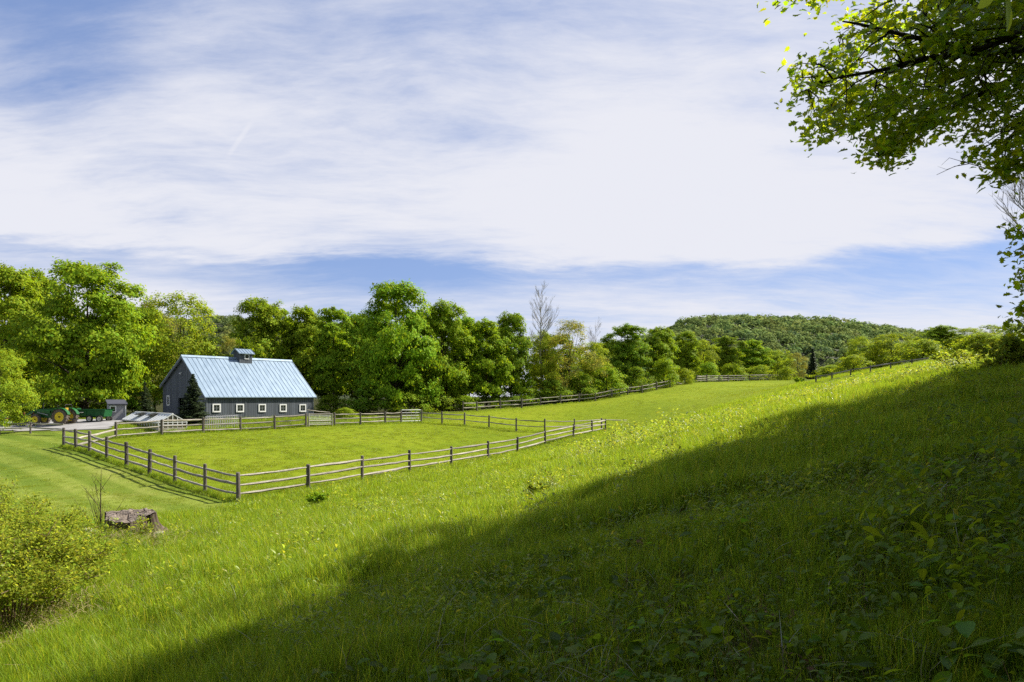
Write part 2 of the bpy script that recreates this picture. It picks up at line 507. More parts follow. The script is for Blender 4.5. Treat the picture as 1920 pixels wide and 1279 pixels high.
class MB:
    """collects boxes, prisms and tubes into ONE mesh"""
    def __init__(self):
        self.v = []; self.f = []
    def box(self, a, b):
        x0, y0, z0 = a; x1, y1, z1 = b
        n = len(self.v)
        self.v += [(x0,y0,z0),(x1,y0,z0),(x1,y1,z0),(x0,y1,z0),(x0,y0,z1),(x1,y0,z1),(x1,y1,z1),(x0,y1,z1)]
        self.f += [tuple(n+i for i in q) for q in ((0,3,2,1),(4,5,6,7),(0,1,5,4),(1,2,6,5),(2,3,7,6),(3,0,4,7))]
        return self
    def hexa(self, p):
        """eight points: bottom ring then top ring"""
        n = len(self.v)
        self.v += [tuple(q) for q in p]
        self.f += [tuple(n+i for i in q) for q in ((0,3,2,1),(4,5,6,7),(0,1,5,4),(1,2,6,5),(2,3,7,6),(3,0,4,7))]
        return self
    def prism(self, poly, a, b, axis='y'):
        """extrude a 2-D outline between a and b along an axis"""
        n = len(self.v); k = len(poly)
        for t in (a, b):
            for (p, q) in poly:
                self.v.append({'y': (p, t, q), 'x': (t, p, q), 'z': (p, q, t)}[axis])
        self.f.append(tuple(range(n, n + k)))
        self.f.append(tuple(range(n + 2*k - 1, n + k - 1, -1)))
        for i in range(k):
            j = (i + 1) % k
            self.f.append((n+i, n+k+i, n+k+j, n+j))
        return self
    def tube(self, pts, radii, sides=6, jit=0.0, cap=True, rnd=random):
        pts = [Vector(p) for p in pts]
        n0 = len(self.v)
        if not hasattr(radii, '__len__'):
            radii = [radii] * len(pts)
        up = Vector((0, 0, 1))
        for i, p in enumerate(pts):
            d = (pts[min(i+1, len(pts)-1)] - pts[max(i-1, 0)])
            d = d.normalized() if d.length > 1e-9 else Vector((0, 0, 1))
            ref = up if abs(d.z) < 0.92 else Vector((1, 0, 0))
            s = d.cross(ref).normalized(); t = s.cross(d)
            for k in range(sides):
                a = 2*math.pi*k/sides
                r = radii[i] * (1 + (rnd.uniform(-jit, jit) if jit else 0))
                self.v.append(tuple(p + s*(r*math.cos(a)) + t*(r*math.sin(a))))
        for i in range(len(pts)-1):
            for k in range(sides):
                a = n0+i*sides+k; b = n0+i*sides+(k+1) % sides
                self.f.append((a, b, b+sides, a+sides))
        if cap:
            self.f.append(tuple(n0+k for k in reversed(range(sides))))
            e = n0+(len(pts)-1)*sides
            self.f.append(tuple(e+k for k in range(sides)))
        return self
    def mesh(self, name, mat, smooth=False):
        me = bpy.data.meshes.new(name)
        me.from_pydata(self.v, [], self.f)
        if smooth:
            me.polygons.foreach_set('use_smooth', [True]*len(me.polygons))
        me.update()
        me.materials.append(mat)
        return me
    def build(self, name, mat, parent=None, smooth=False):
        return link(name, self.mesh(name, mat, smooth), parent)

def copy_thing(o, loc, rz=None, scale=None, label=None, name=None):
    c = o.copy(); COL.objects.link(c)
    c.location = loc
    if rz is not None: c.rotation_euler = (0, 0, rz)
    if scale is not None: c.scale = scale
    if label: c['label'] = label
    for ch in list(o.children):
        k = ch.copy(); COL.objects.link(k); k.parent = c
        for g in list(ch.children):
            d = g.copy(); COL.objects.link(d); d.parent = k
    return c
# ------------------------------------------------------------------ ground sheet
def poly_sd(x, y, poly):
    """signed distance to a plan polygon, positive inside"""
    poly = np.asarray(poly, float)
    d = np.full(x.shape, 1e9); ins = np.zeros(x.shape, bool)
    for i in range(len(poly)):
        a = poly[i]; b = poly[(i+1) % len(poly)]
        e = b - a
        t = np.clip(((x-a[0])*e[0]+(y-a[1])*e[1])/(e@e), 0, 1)
        d = np.minimum(d, np.hypot(x-a[0]-t*e[0], y-a[1]-t*e[1]))
        c = ((a[1] > y) != (b[1] > y))
        with np.errstate(divide='ignore', invalid='ignore'):
            xi = (b[0]-a[0])*(y-a[1])/(b[1]-a[1])+a[0]
        ins ^= c & (x < xi)
    return np.where(ins, d, -d)

def pl(px, d):
    return ((px-960)/FPX*d, d)

PADDOCK = [pl(119,47), pl(447,30.5), pl(679,38), pl(846,47), pl(970,56), pl(1075,65), pl(1135,74), pl(1077,71), pl(968,67), pl(871,71), pl(790,73.5), pl(676,68), pl(574,63.5), pl(451,59.5), pl(303,54.5), pl(217,52)]
LAWN = [pl(119,47), pl(447,30.5), pl(400,27.5), pl(320,26.5), pl(250,26), pl(120,25), pl(0,25), pl(-400,25), pl(-700,48), pl(0,58.5), pl(119,57.5), pl(205,57.5), pl(217,53)]
DRIVE = [pl(-700,58), pl(0,59), pl(119,58), pl(205,58), pl(240,66), pl(300,72), pl(240,72), pl(0,67), pl(-500,66)]
UPPER = [pl(1135,74), pl(1077,71), pl(968,67), pl(871,71), pl(790,73.5), pl(868,84), pl(938,89), pl(1051,95), pl(1147,100), pl(1231,107), pl(1306,122), pl(1405,135), pl(1480,139), pl(1500,105), pl(1470,78), pl(1390,62), pl(1290,58), pl(1215,62)]
WOOD = [pl(-900,78), pl(150,77), pl(300,80), pl(640,80), pl(740,79), pl(868,86), pl(938,91.5), pl(1051,97.5), pl(1147,102.5), pl(1231,109.5), pl(1306,125), pl(1405,138), pl(1500,142), pl(1700,115), pl(2100,110), pl(2400,400), pl(-900,400)]

def build_ground():
    fine = np.radians(np.arange(-46, 46.01, 0.22))
    rest = np.radians(np.linspace(46, 314, 60)[1:-1])
    ang = np.concatenate([fine, rest])
    rad = np.concatenate([[0.0], 0.6*np.power(1.0165, np.arange(0, 560))])
    rad = rad[rad < 5500]
    na, nr = len(ang), len(rad)
    A, Rr = np.meshgrid(ang, rad)
    X = Rr*np.sin(A); Y = Rr*np.cos(A)
    Z = H(X, Y)
    pad = poly_sd(X, Y, PADDOCK); lawn = poly_sd(X, Y, LAWN); wood = poly_sd(X, Y, WOOD); up = poly_sd(X, Y, UPPER); drv = poly_sd(X, Y, DRIVE)
    rough = 1 - np.clip(sstep(pad, -0.6, 0.2) + sstep(lawn, -1.5, 0.2) + sstep(up, -3, 1) + sstep(drv, -0.5, 0.2), 0, 1)
    near = 1 - sstep(Rr, 45, 80)
    Z = Z + hill_bumps(X, Y) * rough * near - 0.02 * (1-rough)
    V = np.stack([X, Y, Z], -1).reshape(-1, 3)
    i, j = np.meshgrid(np.arange(nr-1), np.arange(na), indexing='ij')
    j2 = (j+1) % na
    F = np.stack([i*na+j, i*na+j2, (i+1)*na+j2, (i+1)*na+j], -1).reshape(-1, 4)
    m, g = new_mat('ground')
    z1 = g.n('ShaderNodeAttribute', attribute_name='zone')
    sp = g.n('ShaderNodeSeparateColor'); g.t.links.new(z1.outputs['Color'], sp.inputs[0])
    t = g.n('ShaderNodeTexCoord'); ob = t.outputs['Object']
    n_big = g.noise(ob, 0.09, 5, 0.6)
    n_mid = g.noise(ob, 0.7, 6, 0.65)
    n_fine = g.noise(ob, 7.0, 5, 0.7)
    # rough slope: soil, dead thatch and low green between the blades
    hill = g.ramp(g.math('ADD', g.math('MULTIPLY', n_mid, 0.55), g.math('MULTIPLY', n_fine, 0.45)),
                  [(0.36, (0.036, 0.028, 0.012)), (0.47, (0.060, 0.066, 0.010)), (0.56, (0.075, 0.115, 0.008)), (0.70, (0.100, 0.150, 0.010))])
    # paddock: cropped, yellowish
    blot = g.math('ADD', g.math('MULTIPLY', n_big, 0.45), g.math('ADD', g.math('MULTIPLY', n_mid, 0.35), g.math('MULTIPLY', n_fine, 0.2)))
    pad_c = g.ramp(blot, [(0.36, (0.1068, 0.1600, 0.0074)), (0.5, (0.1622, 0.2117, 0.0089)), (0.64, (0.2017, 0.2333, 0.0163))])
    up_c = g.ramp(blot, [(0.36, (0.115, 0.165, 0.008)), (0.5, (0.165, 0.215, 0.009)), (0.64, (0.205, 0.235, 0.013))])
    # lawn with mowing stripes
    ax, ay = pl(447, 30.5); bx, by = pl(119, 47)
    L = math.hypot(bx-ax, by-ay); nx, ny = -(by-ay)/L, (bx-ax)/L
    so = g.n('ShaderNodeSeparateXYZ'); g.t.links.new(ob, so.inputs[0])
    across = g.math('ADD', g.math('MULTIPLY', so.outputs[0], nx), g.math('ADD', g.math('MULTIPLY', so.outputs[1], ny), g.math('MULTIPLY', n_mid, 0.35)))
    st = g.math('SINE', g.math('MULTIPLY', across, 2*math.pi/2.3))
    st = g.smooth(st, -0.5, 0.5)
    la = g.ramp(blot, [(0.36, (0.080, 0.130, 0.015)), (0.52, (0.125, 0.175, 0.020)), (0.66, (0.190, 0.205, 0.040))])
    lb = g.ramp(blot, [(0.36, (0.120, 0.165, 0.022)), (0.52, (0.180, 0.225, 0.034)), (0.66, (0.250, 0.262, 0.065))])
    lawn_c = g.mix(st, la, lb)
    wood_c = g.ramp(n_mid, [(0.35, (0.020, 0.018, 0.009)), (0.6, (0.045, 0.050, 0.014))])
    c = g.mix(sp.outputs[0], hill, pad_c)
    c = g.mix(sp.outputs[1], c, lawn_c)
    z2 = g.n('ShaderNodeAttribute', attribute_name='zone2')
    sp2 = g.n('ShaderNodeSeparateColor'); g.t.links.new(z2.outputs['Color'], sp2.inputs[0])
    c = g.mix(sp2.outputs[0], c, up_c)
    c = g.mix(sp.outputs[2], c, wood_c)
    hgt = g.math('ADD', g.math('MULTIPLY', n_fine, 0.5), g.noise(ob, 28.0, 3, 0.7))
    finish(g, principled(g, c, 0.95, 0, 0.05, bump(g, hgt, 0.7, 0.05)))
    me = np_mesh('ground', V, F, m, smooth=True)
    for nm, arr in (('zone', (sstep(pad, -0.35, 0.35), sstep(lawn, -1.2, 0.8), sstep(wood, -2, 2))), ('zone2', (sstep(up, -3, 2), sstep(drv, -0.3, 0.3), up*0))):
        a = me.color_attributes.new(nm, 'FLOAT_COLOR', 'POINT')
        cc = np.ones((len(V), 4), np.float32)
        for k in range(3):
            cc[:, k] = arr[k].ravel()
        a.data.foreach_set('color', cc.ravel())
    o = link('ground', me)
    tag(o, kind='structure')
build_ground()

def draped(name, poly, mat, lift, step=0.6, kind='structure'):
    """sheet following the ground inside a plan polygon"""
    P = np.array(poly)
    x0, y0 = P.min(0); x1, y1 = P.max(0)
    xs = np.arange(x0, x1+step, step); ys = np.arange(y0, y1+step, step)
    X, Y = np.meshgrid(xs, ys)
    sd = poly_sd(X, Y, poly)
    Z = H(X, Y) + lift
    V = np.stack([X, Y, Z], -1).reshape(-1, 3)
    nx = len(xs)
    F = []
    for j in range(len(ys)-1):
        for i in range(nx-1):
            if max(sd[j,i], sd[j,i+1], sd[j+1,i], sd[j+1,i+1]) > 0 and min(sd[j,i], sd[j,i+1], sd[j+1,i], sd[j+1,i+1]) > -0.25:
                F.append((j*nx+i, j*nx+i+1, (j+1)*nx+i+1, (j+1)*nx+i))
    used = np.unique(np.array(F)); mp = -np.ones(len(V), int); mp[used] = np.arange(len(used))
    o = link(name, np_mesh(name, V[used], mp[np.array(F)], mat, smooth=True))
    return tag(o, kind=kind)

mg, g = new_mat('gravel')
t = g.n('ShaderNodeTexCoord')
gn = g.math('ADD', g.math('MULTIPLY', g.noise(t.outputs['Object'], 0.6, 4), 0.5), g.math('MULTIPLY', g.noise(t.outputs['Object'], 14, 4, 0.7), 0.5))
finish(g, principled(g, g.ramp(gn, [(0.35, (0.19, 0.182, 0.178)), (0.65, (0.35, 0.34, 0.335))]), 0.95, 0, 0.1, bump(g, gn, 0.5, 0.03)))
M['gravel'] = mg
draped('driveway', DRIVE, mg, 0.03)
draped('bare_soil', [pl(1190, 54.5), pl(1205, 53.8), pl(1225, 52.6), pl(1246, 52.2), pl(1249, 53.4), pl(1228, 55), pl(1205, 56.3), pl(1192, 56)], plain('bare_soil', (0.30, 0.255, 0.20), 0.95, var=0.3, scale=3), 0.05, 0.3)

# ------------------------------------------------------------------ far hills
def far_hill(name, prof, y0, ysp, xr, seed):
    """wooded rise: skyline given as (photo column, row) at distance y0"""
    pc = np.array(prof, float)
    xs = np.linspace(xr[0], xr[1], 90); ys = np.linspace(y0-ysp, y0+ysp*0.8, 60)
    def hh(x, y):
        pxs = x/y0*FPX+960
        top = (HOR-np.interp(pxs, pc[:, 0], pc[:, 1]))/FPX*y0
        t = np.clip((y-(y0-ysp))/ysp, 0, 1.8)
        prof_ = np.where(t < 1, np.sin(np.clip(t,0,1)*math.pi/2)**1.15, np.cos((np.clip(t,1,1.8)-1)*math.pi/2))
        bumpy = 2.2*np.sin(x*0.045+seed)*np.sin(y*0.05) + 1.2*np.sin(x*0.11+y*0.07)
        return top*prof_ - 6 + bumpy*prof_
    X, Y = np.meshgrid(xs, ys)
    V = np.stack([X, Y, hh(X, Y)], -1).reshape(-1, 3)
    nx = len(xs)
    i, j = np.meshgrid(np.arange(len(ys)-1), np.arange(nx-1), indexing='ij')
    F = np.stack([i*nx+j, i*nx+j+1, (i+1)*nx+j+1, (i+1)*nx+j], -1).reshape(-1, 4)
    o = link(name, np_mesh(name, V, F, plain('hill_floor', (0.03, 0.04, 0.015), 0.95, var=0.3, scale=0.1), smooth=True))
    tag(o, kind='structure')
    return hh
HILLS = [
    (far_hill('hill', [(985, 775), (1040, 700), (1100, 666), (1200, 633), (1252, 617), (1270, 608), (1300, 604), (1330, 601), (1370, 599), (1420, 601), (1480, 605), (1560, 615), (1620, 622), (1680, 631), (1720, 639), (1800, 656), (1900, 701), (1960, 775)], 560, 260, (10, 440), 1.0), 560, 260, (60, 420)),
    (far_hill('hill', [(-200,640),(100,610),(300,600),(380,596),(430,599),(500,602),(650,615),(740,650),(810,775)], 640, 240, (-520, -75), 2.3), 640, 240, (-400, -130)),
]
# ------------------------------------------------------------------ split-rail fences
def post_mesh(h, r, seed, round_top=True):
    rn = random.Random(seed)
    b = MB()
    lean = (rn.uniform(-.02, .02), rn.uniform(-.02, .02))
    zs = [-0.45, 0, h*0.5, h-0.06, h-0.015, h] if round_top else [-0.45, 0, h*.5, h]
    rr = [r*1.05, r*1.04, r*0.98, r*0.97, r*0.82, r*0.45] if round_top else [r, r, r, r*.95]
    b.tube([(lean[0]*z, lean[1]*z, z) for z in zs], rr, 9, 0.07, rnd=rn)
    return b.mesh('post', M['post_wood'], False)

def rail_bm(a, b_, r, seed, sag=0.03):
    """one hewn rail: flattened, crooked, thinner where it enters the posts"""
    rn = random.Random(seed)
    b = MB()
    n = 7
    a = Vector(a); b_ = Vector(b_)
    pts = []; rad = []
    bx = rn.uniform(-1, 1); by = rn.uniform(-1, 1)
    for i in range(n):
        t = i/(n-1)
        p = a.lerp(b_, t)
        arch = math.sin(math.pi*t)
        p += Vector((bx*0.03*arch, by*0.03*arch, -sag*arch*rn.uniform(0.3, 1.3) + rn.uniform(-.012, .012)))
        pts.append(p)
        rad.append(r*(0.62 if i in (0, n-1) else rn.uniform(0.82, 1.15)))
    b.tube(pts, rad, 6, 0.16, rnd=rn)
    return b

_fs = [100]
def fence(name, label, posts, h=1.28, rails=(0.32, 0.72, 1.10), post_r=0.085, rail_r=0.06, open_start=False, tail=None, group=None, skip=(), drop=()):
    """posts: list of (photo column, distance). One thing; every post and rail a part."""
    base = [gp(px, d) for px, d in posts]
    c = base[len(base)//2].copy()
    t = thing(name, label, 'fence', c, group=group)
    rn = random.Random(_fs[0]); _fs[0] += 1
    hs = [h*rn.uniform(0.96, 1.05) for _ in base]
    for i, p in enumerate(base):
        if i in skip: continue
        o = link('post', post_mesh(hs[i], post_r*rn.uniform(0.9, 1.12), rn.random()), t)
        o.location = p - c
        o.rotation_euler = (0, 0, rn.uniform(0, 6))
    segs = list(zip(base[:-1], base[1:]))
    if tail is not None:
        segs.append((base[-1], gp(*tail)))
    for i, (a, b) in enumerate(segs):
        for k, rz in enumerate(rails):
            if (i, k) in drop: continue
            za = rz + rn.uniform(-.035, .035); zb = rz + rn.uniform(-.035, .035)
            if tail is not None and i == len(segs)-1:
                if k != len(rails)-1: continue
                zb = 0.25
            side = (b - a).normalized().cross(Vector((0, 0, 1))) * rn.uniform(-.03, .03)
            m = (a+b)/2
            o = rail_bm(a - m + Vector((0, 0, za)) + side, b - m + Vector((0, 0, zb)) + side, rail_r*rn.uniform(0.82, 1.2), rn.random()).build('rail', M['rail_wood'], t)
            o.location = m - c
    return t

fence('split_rail_fence', 'dark weathered split rail fence along the mown lawn with its shadow at its foot',
      [(119.5,46.9),(142,45.3),(168,43.5),(200,41.5),(237.5,39.4),(280.5,37.1),(328,35),(384.5,32.7),(447,30.5)], h=1.34, rails=(0.30, 0.73, 1.12), post_r=0.095)
fence('split_rail_fence', 'pale silvery split rail fence side of the paddock running up along the tall grass slope',
      [(447.3,30.55),(578,34),(679,38),(768,42.5),(846,47),(915,51.5),(970,56),(1022,60.5),(1075,65),(1110,69.5),(1135,74)], h=1.32, rails=(0.32, 0.72, 1.13), post_r=0.095, rail_r=0.066, skip=(0,))
fence('split_rail_fence', 'grey split rail fence side of the paddock in front of the greenhouse and barn',
      [(142,45.6),(217,52),(303,54.5),(381,57),(451,59.5),(515,61.5),(574,63.5)], h=1.25, rails=(0.22, 0.66, 1.08), post_r=0.1, rail_r=0.07, drop=((0, 2),), skip=(0,))
fence('split_rail_fence', 'short grey split rail fence run between the pale wire gate and the metal gate',
      [(627,66),(676,68),(722,70.5),(752,72)], h=1.2, rails=(0.25, 0.65, 1.05), post_r=0.095, rail_r=0.065)
fence('split_rail_fence', 'brown two rail fence between the paddock and the upper field',
      [(790,73.5),(829,72),(871,71),(917,69),(968,67),(1021.5,67),(1077,71),(1128,75)], h=1.3, rails=(0.55, 1.08), post_r=0.085, rail_r=0.055, tail=(1176, 77))
fence('split_rail_fence', 'long two rail fence climbing the upper field along the edge of the wood',
      [(868,84),(894,86),(938,89),(978,91),(1013,93),(1051,95),(1086,97),(1116,98),(1147,100),(1177,102),(1204,104),(1231,107),(1256,110.5)], h=1.25, rails=(0.5, 1.02), post_r=0.1, rail_r=0.06, tail=(1279, 112.5))
fence('split_rail_fence', 'distant three rail fence at the top of the upper field below the hill',
      [(1306,122),(1325,125),(1348,128),(1365,131),(1405,135),(1440,138),(1462,139),(1482,139)], h=1.3, rails=(0.35, 0.72, 1.1), post_r=0.11, rail_r=0.085)
fence('split_rail_fence', 'single rail fence half buried in long grass on the skyline of the right hand slope',
      [(1530,70),(1560,69),(1595,68),(1632,67),(1670,66),(1710,65),(1752,64)], h=0.75, rails=(0.62,), post_r=0.07, rail_r=0.065)
fence('split_rail_fence', 'low two rail fence between the mown lawn and the gravel drive by the tractor',
      [(-260,56),(-150,56.5),(-50,56.8),(57,57),(119,55)], h=0.95, rails=(0.50, 0.86), post_r=0.08, rail_r=0.06, skip=(4,))

# pale wire panel gate right of the barn
def wire_gate():
    a, b = gp(579, 63.8), gp(623, 65.6)
    c = (a+b)/2
    t = thing('wire_gate', 'pale panel gate of woven wire in a wooden frame between paddock fence posts', 'gate', c)
    f = MB()
    pa, pb = a-c, b-c
    for z in (0.16, 0.52, 1.14):
        f.tube([pa+Vector((0,0,z)), (pa+pb)/2+Vector((0,0,z-.01)), pb+Vector((0,0,z))], 0.042, 5, 0.1)
    for p in (pa, pb):
        f.tube([p+Vector((0,0,0.02)), p+Vector((0,0,1.22))], 0.06, 6, 0.08)
    f.build('frame', M['pale_wood'], t)
    wv = MB()
    n = 14
    for i in range(1, n):
        p = pa.lerp(pb, i/n)
        wv.tube([p+Vector((0,0,.16)), p+Vector((0,0,1.14))], 0.011, 4)
    for k in range(1, 7):
        z = .16+.98*k/7
        wv.tube([pa+Vector((0,0,z)), pb+Vector((0,0,z))], 0.011, 4)
    wv.build('wire_mesh', M['galv'], t)
    # loose rail propped on top
    r = rail_bm(pa+Vector((-.2,.1,1.55)), pa.lerp(pb, .9)+Vector((0,.1,1.28)), .05, 5)
    r.build('rail', M['rail_wood'], t)
wire_gate()

def metal_gate():
    a, b = gp(753.5, 72.1), gp(788.5, 73.4)
    c = (a+b)/2
    t = thing('metal_gate', 'tubular metal farm gate closed at the back corner of the paddock', 'gate', c)
    pa, pb = a-c, b-c
    f = MB()
    z0, z1 = .18, 1.35
    f.tube([pa+Vector((0,0,z0)), pa+Vector((0,0,z1)), pb+Vector((0,0,z1)), pb+Vector((0,0,z0)), pa+Vector((0,0,z0))], .035, 6)
    f.build('frame', M['galv'], t)
    for k in range(1, 4):
        q = MB(); z = z0+(z1-z0)*k/4
        q.tube([pa+Vector((0,0,z)), pb+Vector((0,0,z))], .018, 5).build('bar', M['galv'], t)
    for k in (1, 2, 3):
        q = MB(); p = pa.lerp(pb, k/4)
        q.tube([p+Vector((0,0,z0)), p+Vector((0,0,z1))], .016, 5).build('brace', M['galv'], t)
metal_gate()

def picket_fence():
    a, b = gp(386, 59.5), gp(446, 62)
    c = (a+b)/2
    t = thing('picket_fence', 'low grey picket fence in front of the barn wall behind the paddock rails', 'fence', c)
    pa, pb = a-c, b-c
    L = (pb-pa).length
    n = int(L/0.17)
    d = (pb-pa)/L; s = Vector((-d.y, d.x, 0))*0.012
    pk = MB()
    for i in range(n+1):
        p = pa+d*(L*i/n)
        w2 = d*0.022
        h = 1.15+random.uniform(-.03,.03)
        pk.hexa([p-w2-s, p+w2-s, p+w2+s, p-w2+s]+[q+Vector((0,0,h)) for q in (p-w2-s, p+w2-s, p+w2+s, p-w2+s)])
    pk.build('pickets', M['grey_board'], t)
    for z in (.4, 1.05):
        MB().tube([pa+Vector((0,.03,z)), pb+Vector((0,.03,z))], .03, 4).build('rail', M['grey_board'], t)
picket_fence()
# ------------------------------------------------------------------ barn
def barn():
    D1 = 66.0
    N = Vector(((384-960)/FPX*D1, D1, 0))                   # near eave corner
    D2 = D1*1.15
    E = Vector(((594-960)/FPX*D2, D2, 0))                   # far end of the near eave
    u = (E-N); L = u.length; u.normalize()
    v = Vector((-u.y, u.x, 0))                              # across the barn, away
    W = 9.7
    ang = math.atan2(u.y, u.x)
    gz = -2.62
    t = thing('barn', 'dark blue grey barn with pale blue standing seam metal roof and a small cupola', 'barn', (N.x, N.y, gz), ang)
    # local frame: x along near eave, y across (away), z up from ground
    e0, e1, ap, ya = -gz-0.10, -gz+1.05, -gz+4.05, 4.85
    ov = 0.28
    wx0, wx1, wy0, wy1 = ov, L-ov, 0.22, W-0.2
    def zroof(y):
        return e0+(ap-e0)*(y/ya) if y <= ya else ap+(e1-ap)*((y-ya)/(W-ya))
    bm = MB()
    # gable walls and long walls (door opening left in the near gable)
    def gable(x0, x1, openings):
        ys = [wy0]+[q for o in openings for q in (o[0], o[1])]+[wy1]
        ys = sorted(set(ys+[ya]))
        for a, b in zip(ys[:-1], ys[1:]):
            op = next((o for o in openings if a >= o[0]-1e-6 and b <= o[1]+1e-6), None)
            zb = op[2] if op else -0.6
            ta, tb = zroof(a)-0.06, zroof(b)-0.06
            bm.hexa([(x0,a,zb),(x1,a,zb),(x1,b,zb),(x0,b,zb),(x0,a,ta),(x1,a,ta),(x1,b,tb),(x0,b,tb)])
    gable(wx0, wx0+.16, [(4.15, 6.1, 2.5)])
    gable(wx1-.16, wx1, [])
    bm.box((wx0+.16, wy0, -.6), (wx1-.16, wy0+.16, zroof(wy0)-.06))
    bm.box((wx0+.16, wy1-.16, -.6), (wx1-.16, wy1, zroof(wy1)-.06))
    wall = bm.build('wall', M['siding'], t)
    tr = MB()
    for x in (wx0-.015, wx1-.105):
        tr.box((x, wy0-.025, -.5), (x+.12, wy0-.003, zroof(wy0)-.1))
    tr.box((wx0+4.05, wy0-.022, -.5), (wx0+4.15, wy0-.003, zroof(wy0)-.1))
    tr.box((wx0-.02, wy0-.045, e0-.02), (wx1, wy0-.026, e0+.16))
    tr.build('trim_board', plain('barn_trim', (0.115, 0.13, 0.145), 0.7, var=0.15), t)
    # roof: two slabs with standing seams
    rf = MB()
    th = 0.09
    for (ya_, za_, yb_, zb_) in ((0.0, e0, ya, ap), (ya, ap, W, e1)):
        rf.hexa([(0,ya_,za_),(L,ya_,za_),(L,yb_,zb_),(0,yb_,zb_),(0,ya_,za_+th),(L,ya_,za_+th),(L,yb_,zb_+th),(0,yb_,zb_+th)])
    n = 26
    for i in range(n+1):
        x = 0.03+(L-.06)*i/n
        for (ya_, za_, yb_, zb_) in ((-.01, e0-.01, ya-.02, ap-.01), (ya+.02, ap-.01, W+.01, e1-.01)):
            rf.hexa([(x-.026,ya_,za_+th),(x+.026,ya_,za_+th),(x+.026,yb_,zb_+th),(x-.026,yb_,zb_+th),
                     (x-.022,ya_,za_+th+.036),(x+.022,ya_,za_+th+.036),(x+.022,yb_,zb_+th+.036),(x-.022,yb_,zb_+th+.036)])
    rf.prism([(ya-.2, ap+.0),(ya, ap+.21),(ya+.2, ap+.03)], -.01, L+.01, 'x')
    roof = rf.build('roof', M['roof'], t)
    rkm = plain('rake_paint', (0.10, 0.105, 0.12), 0.7, var=0.1)
    for x in (.02, L-.07):   # rake boards under the gable overhangs
        rk = MB()
        for (ya_, za_, yb_, zb_) in ((0.02, e0, ya, ap), (ya, ap, W-.02, e1)):
            rk.hexa([(x,ya_,za_-.2),(x+.05,ya_,za_-.2),(x+.05,yb_,zb_-.2),(x,yb_,zb_-.2),(x,ya_,za_-.004),(x+.05,ya_,za_-.004),(x+.05,yb_,zb_-.004),(x,yb_,zb_-.004)])
        rk.build('rake_board', rkm, t)
    # windows on the long wall
    for px in (408, 452, 493.5, 532.8, 569.5):
        k = (px-960)/FPX
        # intersect column with the eave line
        s = (k*N.y-N.x)/(u.x-k*u.y)
        cz = -gz-21.2/FPX*(N.y+u.y*s)
        hw, hh = .42, .42
        fr = MB()
        y0, y1 = wy0-.06, wy0-.004
        fr.box((s-hw, y0, cz-hh), (s-hw+.125, y1, cz+hh)); fr.box((s+hw-.125, y0, cz-hh), (s+hw, y1, cz+hh))
        fr.box((s-hw+.125, y0, cz+hh-.12), (s+hw-.125, y1, cz+hh)); fr.box((s-hw+.125, y0-.02, cz-hh), (s+hw-.125, y1, cz-hh+.13))
        win = fr.build('window', M['white_paint'], t)
        MB().box((s-hw+.125, wy0-.022, cz-hh+.13), (s+hw-.125, wy0-.006, cz+hh-.12)).build('pane', M['dark_glass'], win)
        mu = MB(); mu.box((s-.012, wy0-.034, cz-hh+.13), (s+.012, wy0-.0225, cz+hh-.12)); mu.box((s-hw+.125, wy0-.033, cz-.01), (s-.0125, wy0-.0225, cz+.014)); mu.box((s+.0125, wy0-.033, cz-.01), (s+hw-.125, wy0-.0225, cz+.014))
        mu.build('muntin', plain('muntin_paint', (0.32, 0.33, 0.34), 0.6), win)
    # door opening: near-black panel behind it paints in the unlit interior
    d = MB(); d.box((wx0+.5, 4.0, -.3), (wx0+.55, 6.3, 2.6)); d.build('doorway_dark', M['dark_inside'], t)
    # small window and lamp on the near gable
    fr = MB()
    for (a, b, c_, e_) in ((7.95, 8.05, 1.7, 2.75), (8.45, 8.55, 1.7, 2.75), (8.05, 8.45, 2.65, 2.75), (8.05, 8.45, 1.7, 1.8)):
        fr.box((wx0-.05, a, c_), (wx0-.004, b, e_))
    gw = fr.build('window', M['white_paint'], t)
    MB().box((wx0-.02, 8.05, 1.8), (wx0-.006, 8.45, 2.65)).build('pane', M['dark_glass'], gw)
    lm = MB(); lm.tube([(wx0-.02, 5.3, -gz+2.42), (wx0-.16, 5.3, -gz+2.45), (wx0-.22, 5.3, -gz+2.30)], [.05, .05, .13], 8)
    lp = lm.build('wall_lamp', M['lamp_glass'], t)
    # cupola astride the ridge
    cx, cw, cl = L*0.525, 1.25, 1.45
    cb = MB()
    y0, y1 = ya-cw/2, ya+cw/2
    ztop = ap+.62
    cb.box((cx-cl/2, y0, zroof(y0)-.1), (cx+cl/2, y1, ztop))
    cb.prism([(y0, ztop), (y1, ztop), (ya, ztop+.42)], cx-cl/2, cx+cl/2, 'x')
    cup = cb.build('cupola', M['siding'], t)
    cr = MB()
    oy, ox = .24, .20
    za = ztop-.06
    for s in (-1, 1):
        ye = ya+s*(cw/2+oy)
        cr.hexa([(cx-cl/2-ox, ye, za), (cx+cl/2+ox, ye, za), (cx+cl/2+ox, ya, ztop+.45), (cx-cl/2-ox, ya, ztop+.45),
                 (cx-cl/2-ox, ye, za+.07), (cx+cl/2+ox, ye, za+.07), (cx+cl/2+ox, ya, ztop+.52), (cx-cl/2-ox, ya, ztop+.52)])
        for i in range(6):
            x = cx-cl/2-ox+.03+(cl+2*ox-.06)*i/5
            cr.hexa([(x-.025, ye, za+.068), (x+.025, ye, za+.068), (x+.025, ya, ztop+.518), (x-.025, ya, ztop+.518),
                     (x-.02, ye, za+.11), (x+.02, ye, za+.11), (x+.02, ya, ztop+.56), (x-.02, ya, ztop+.56)])
    cr.build('cupola_roof', M['roof'], cup)
    cwn = MB(); zc = ztop-.34
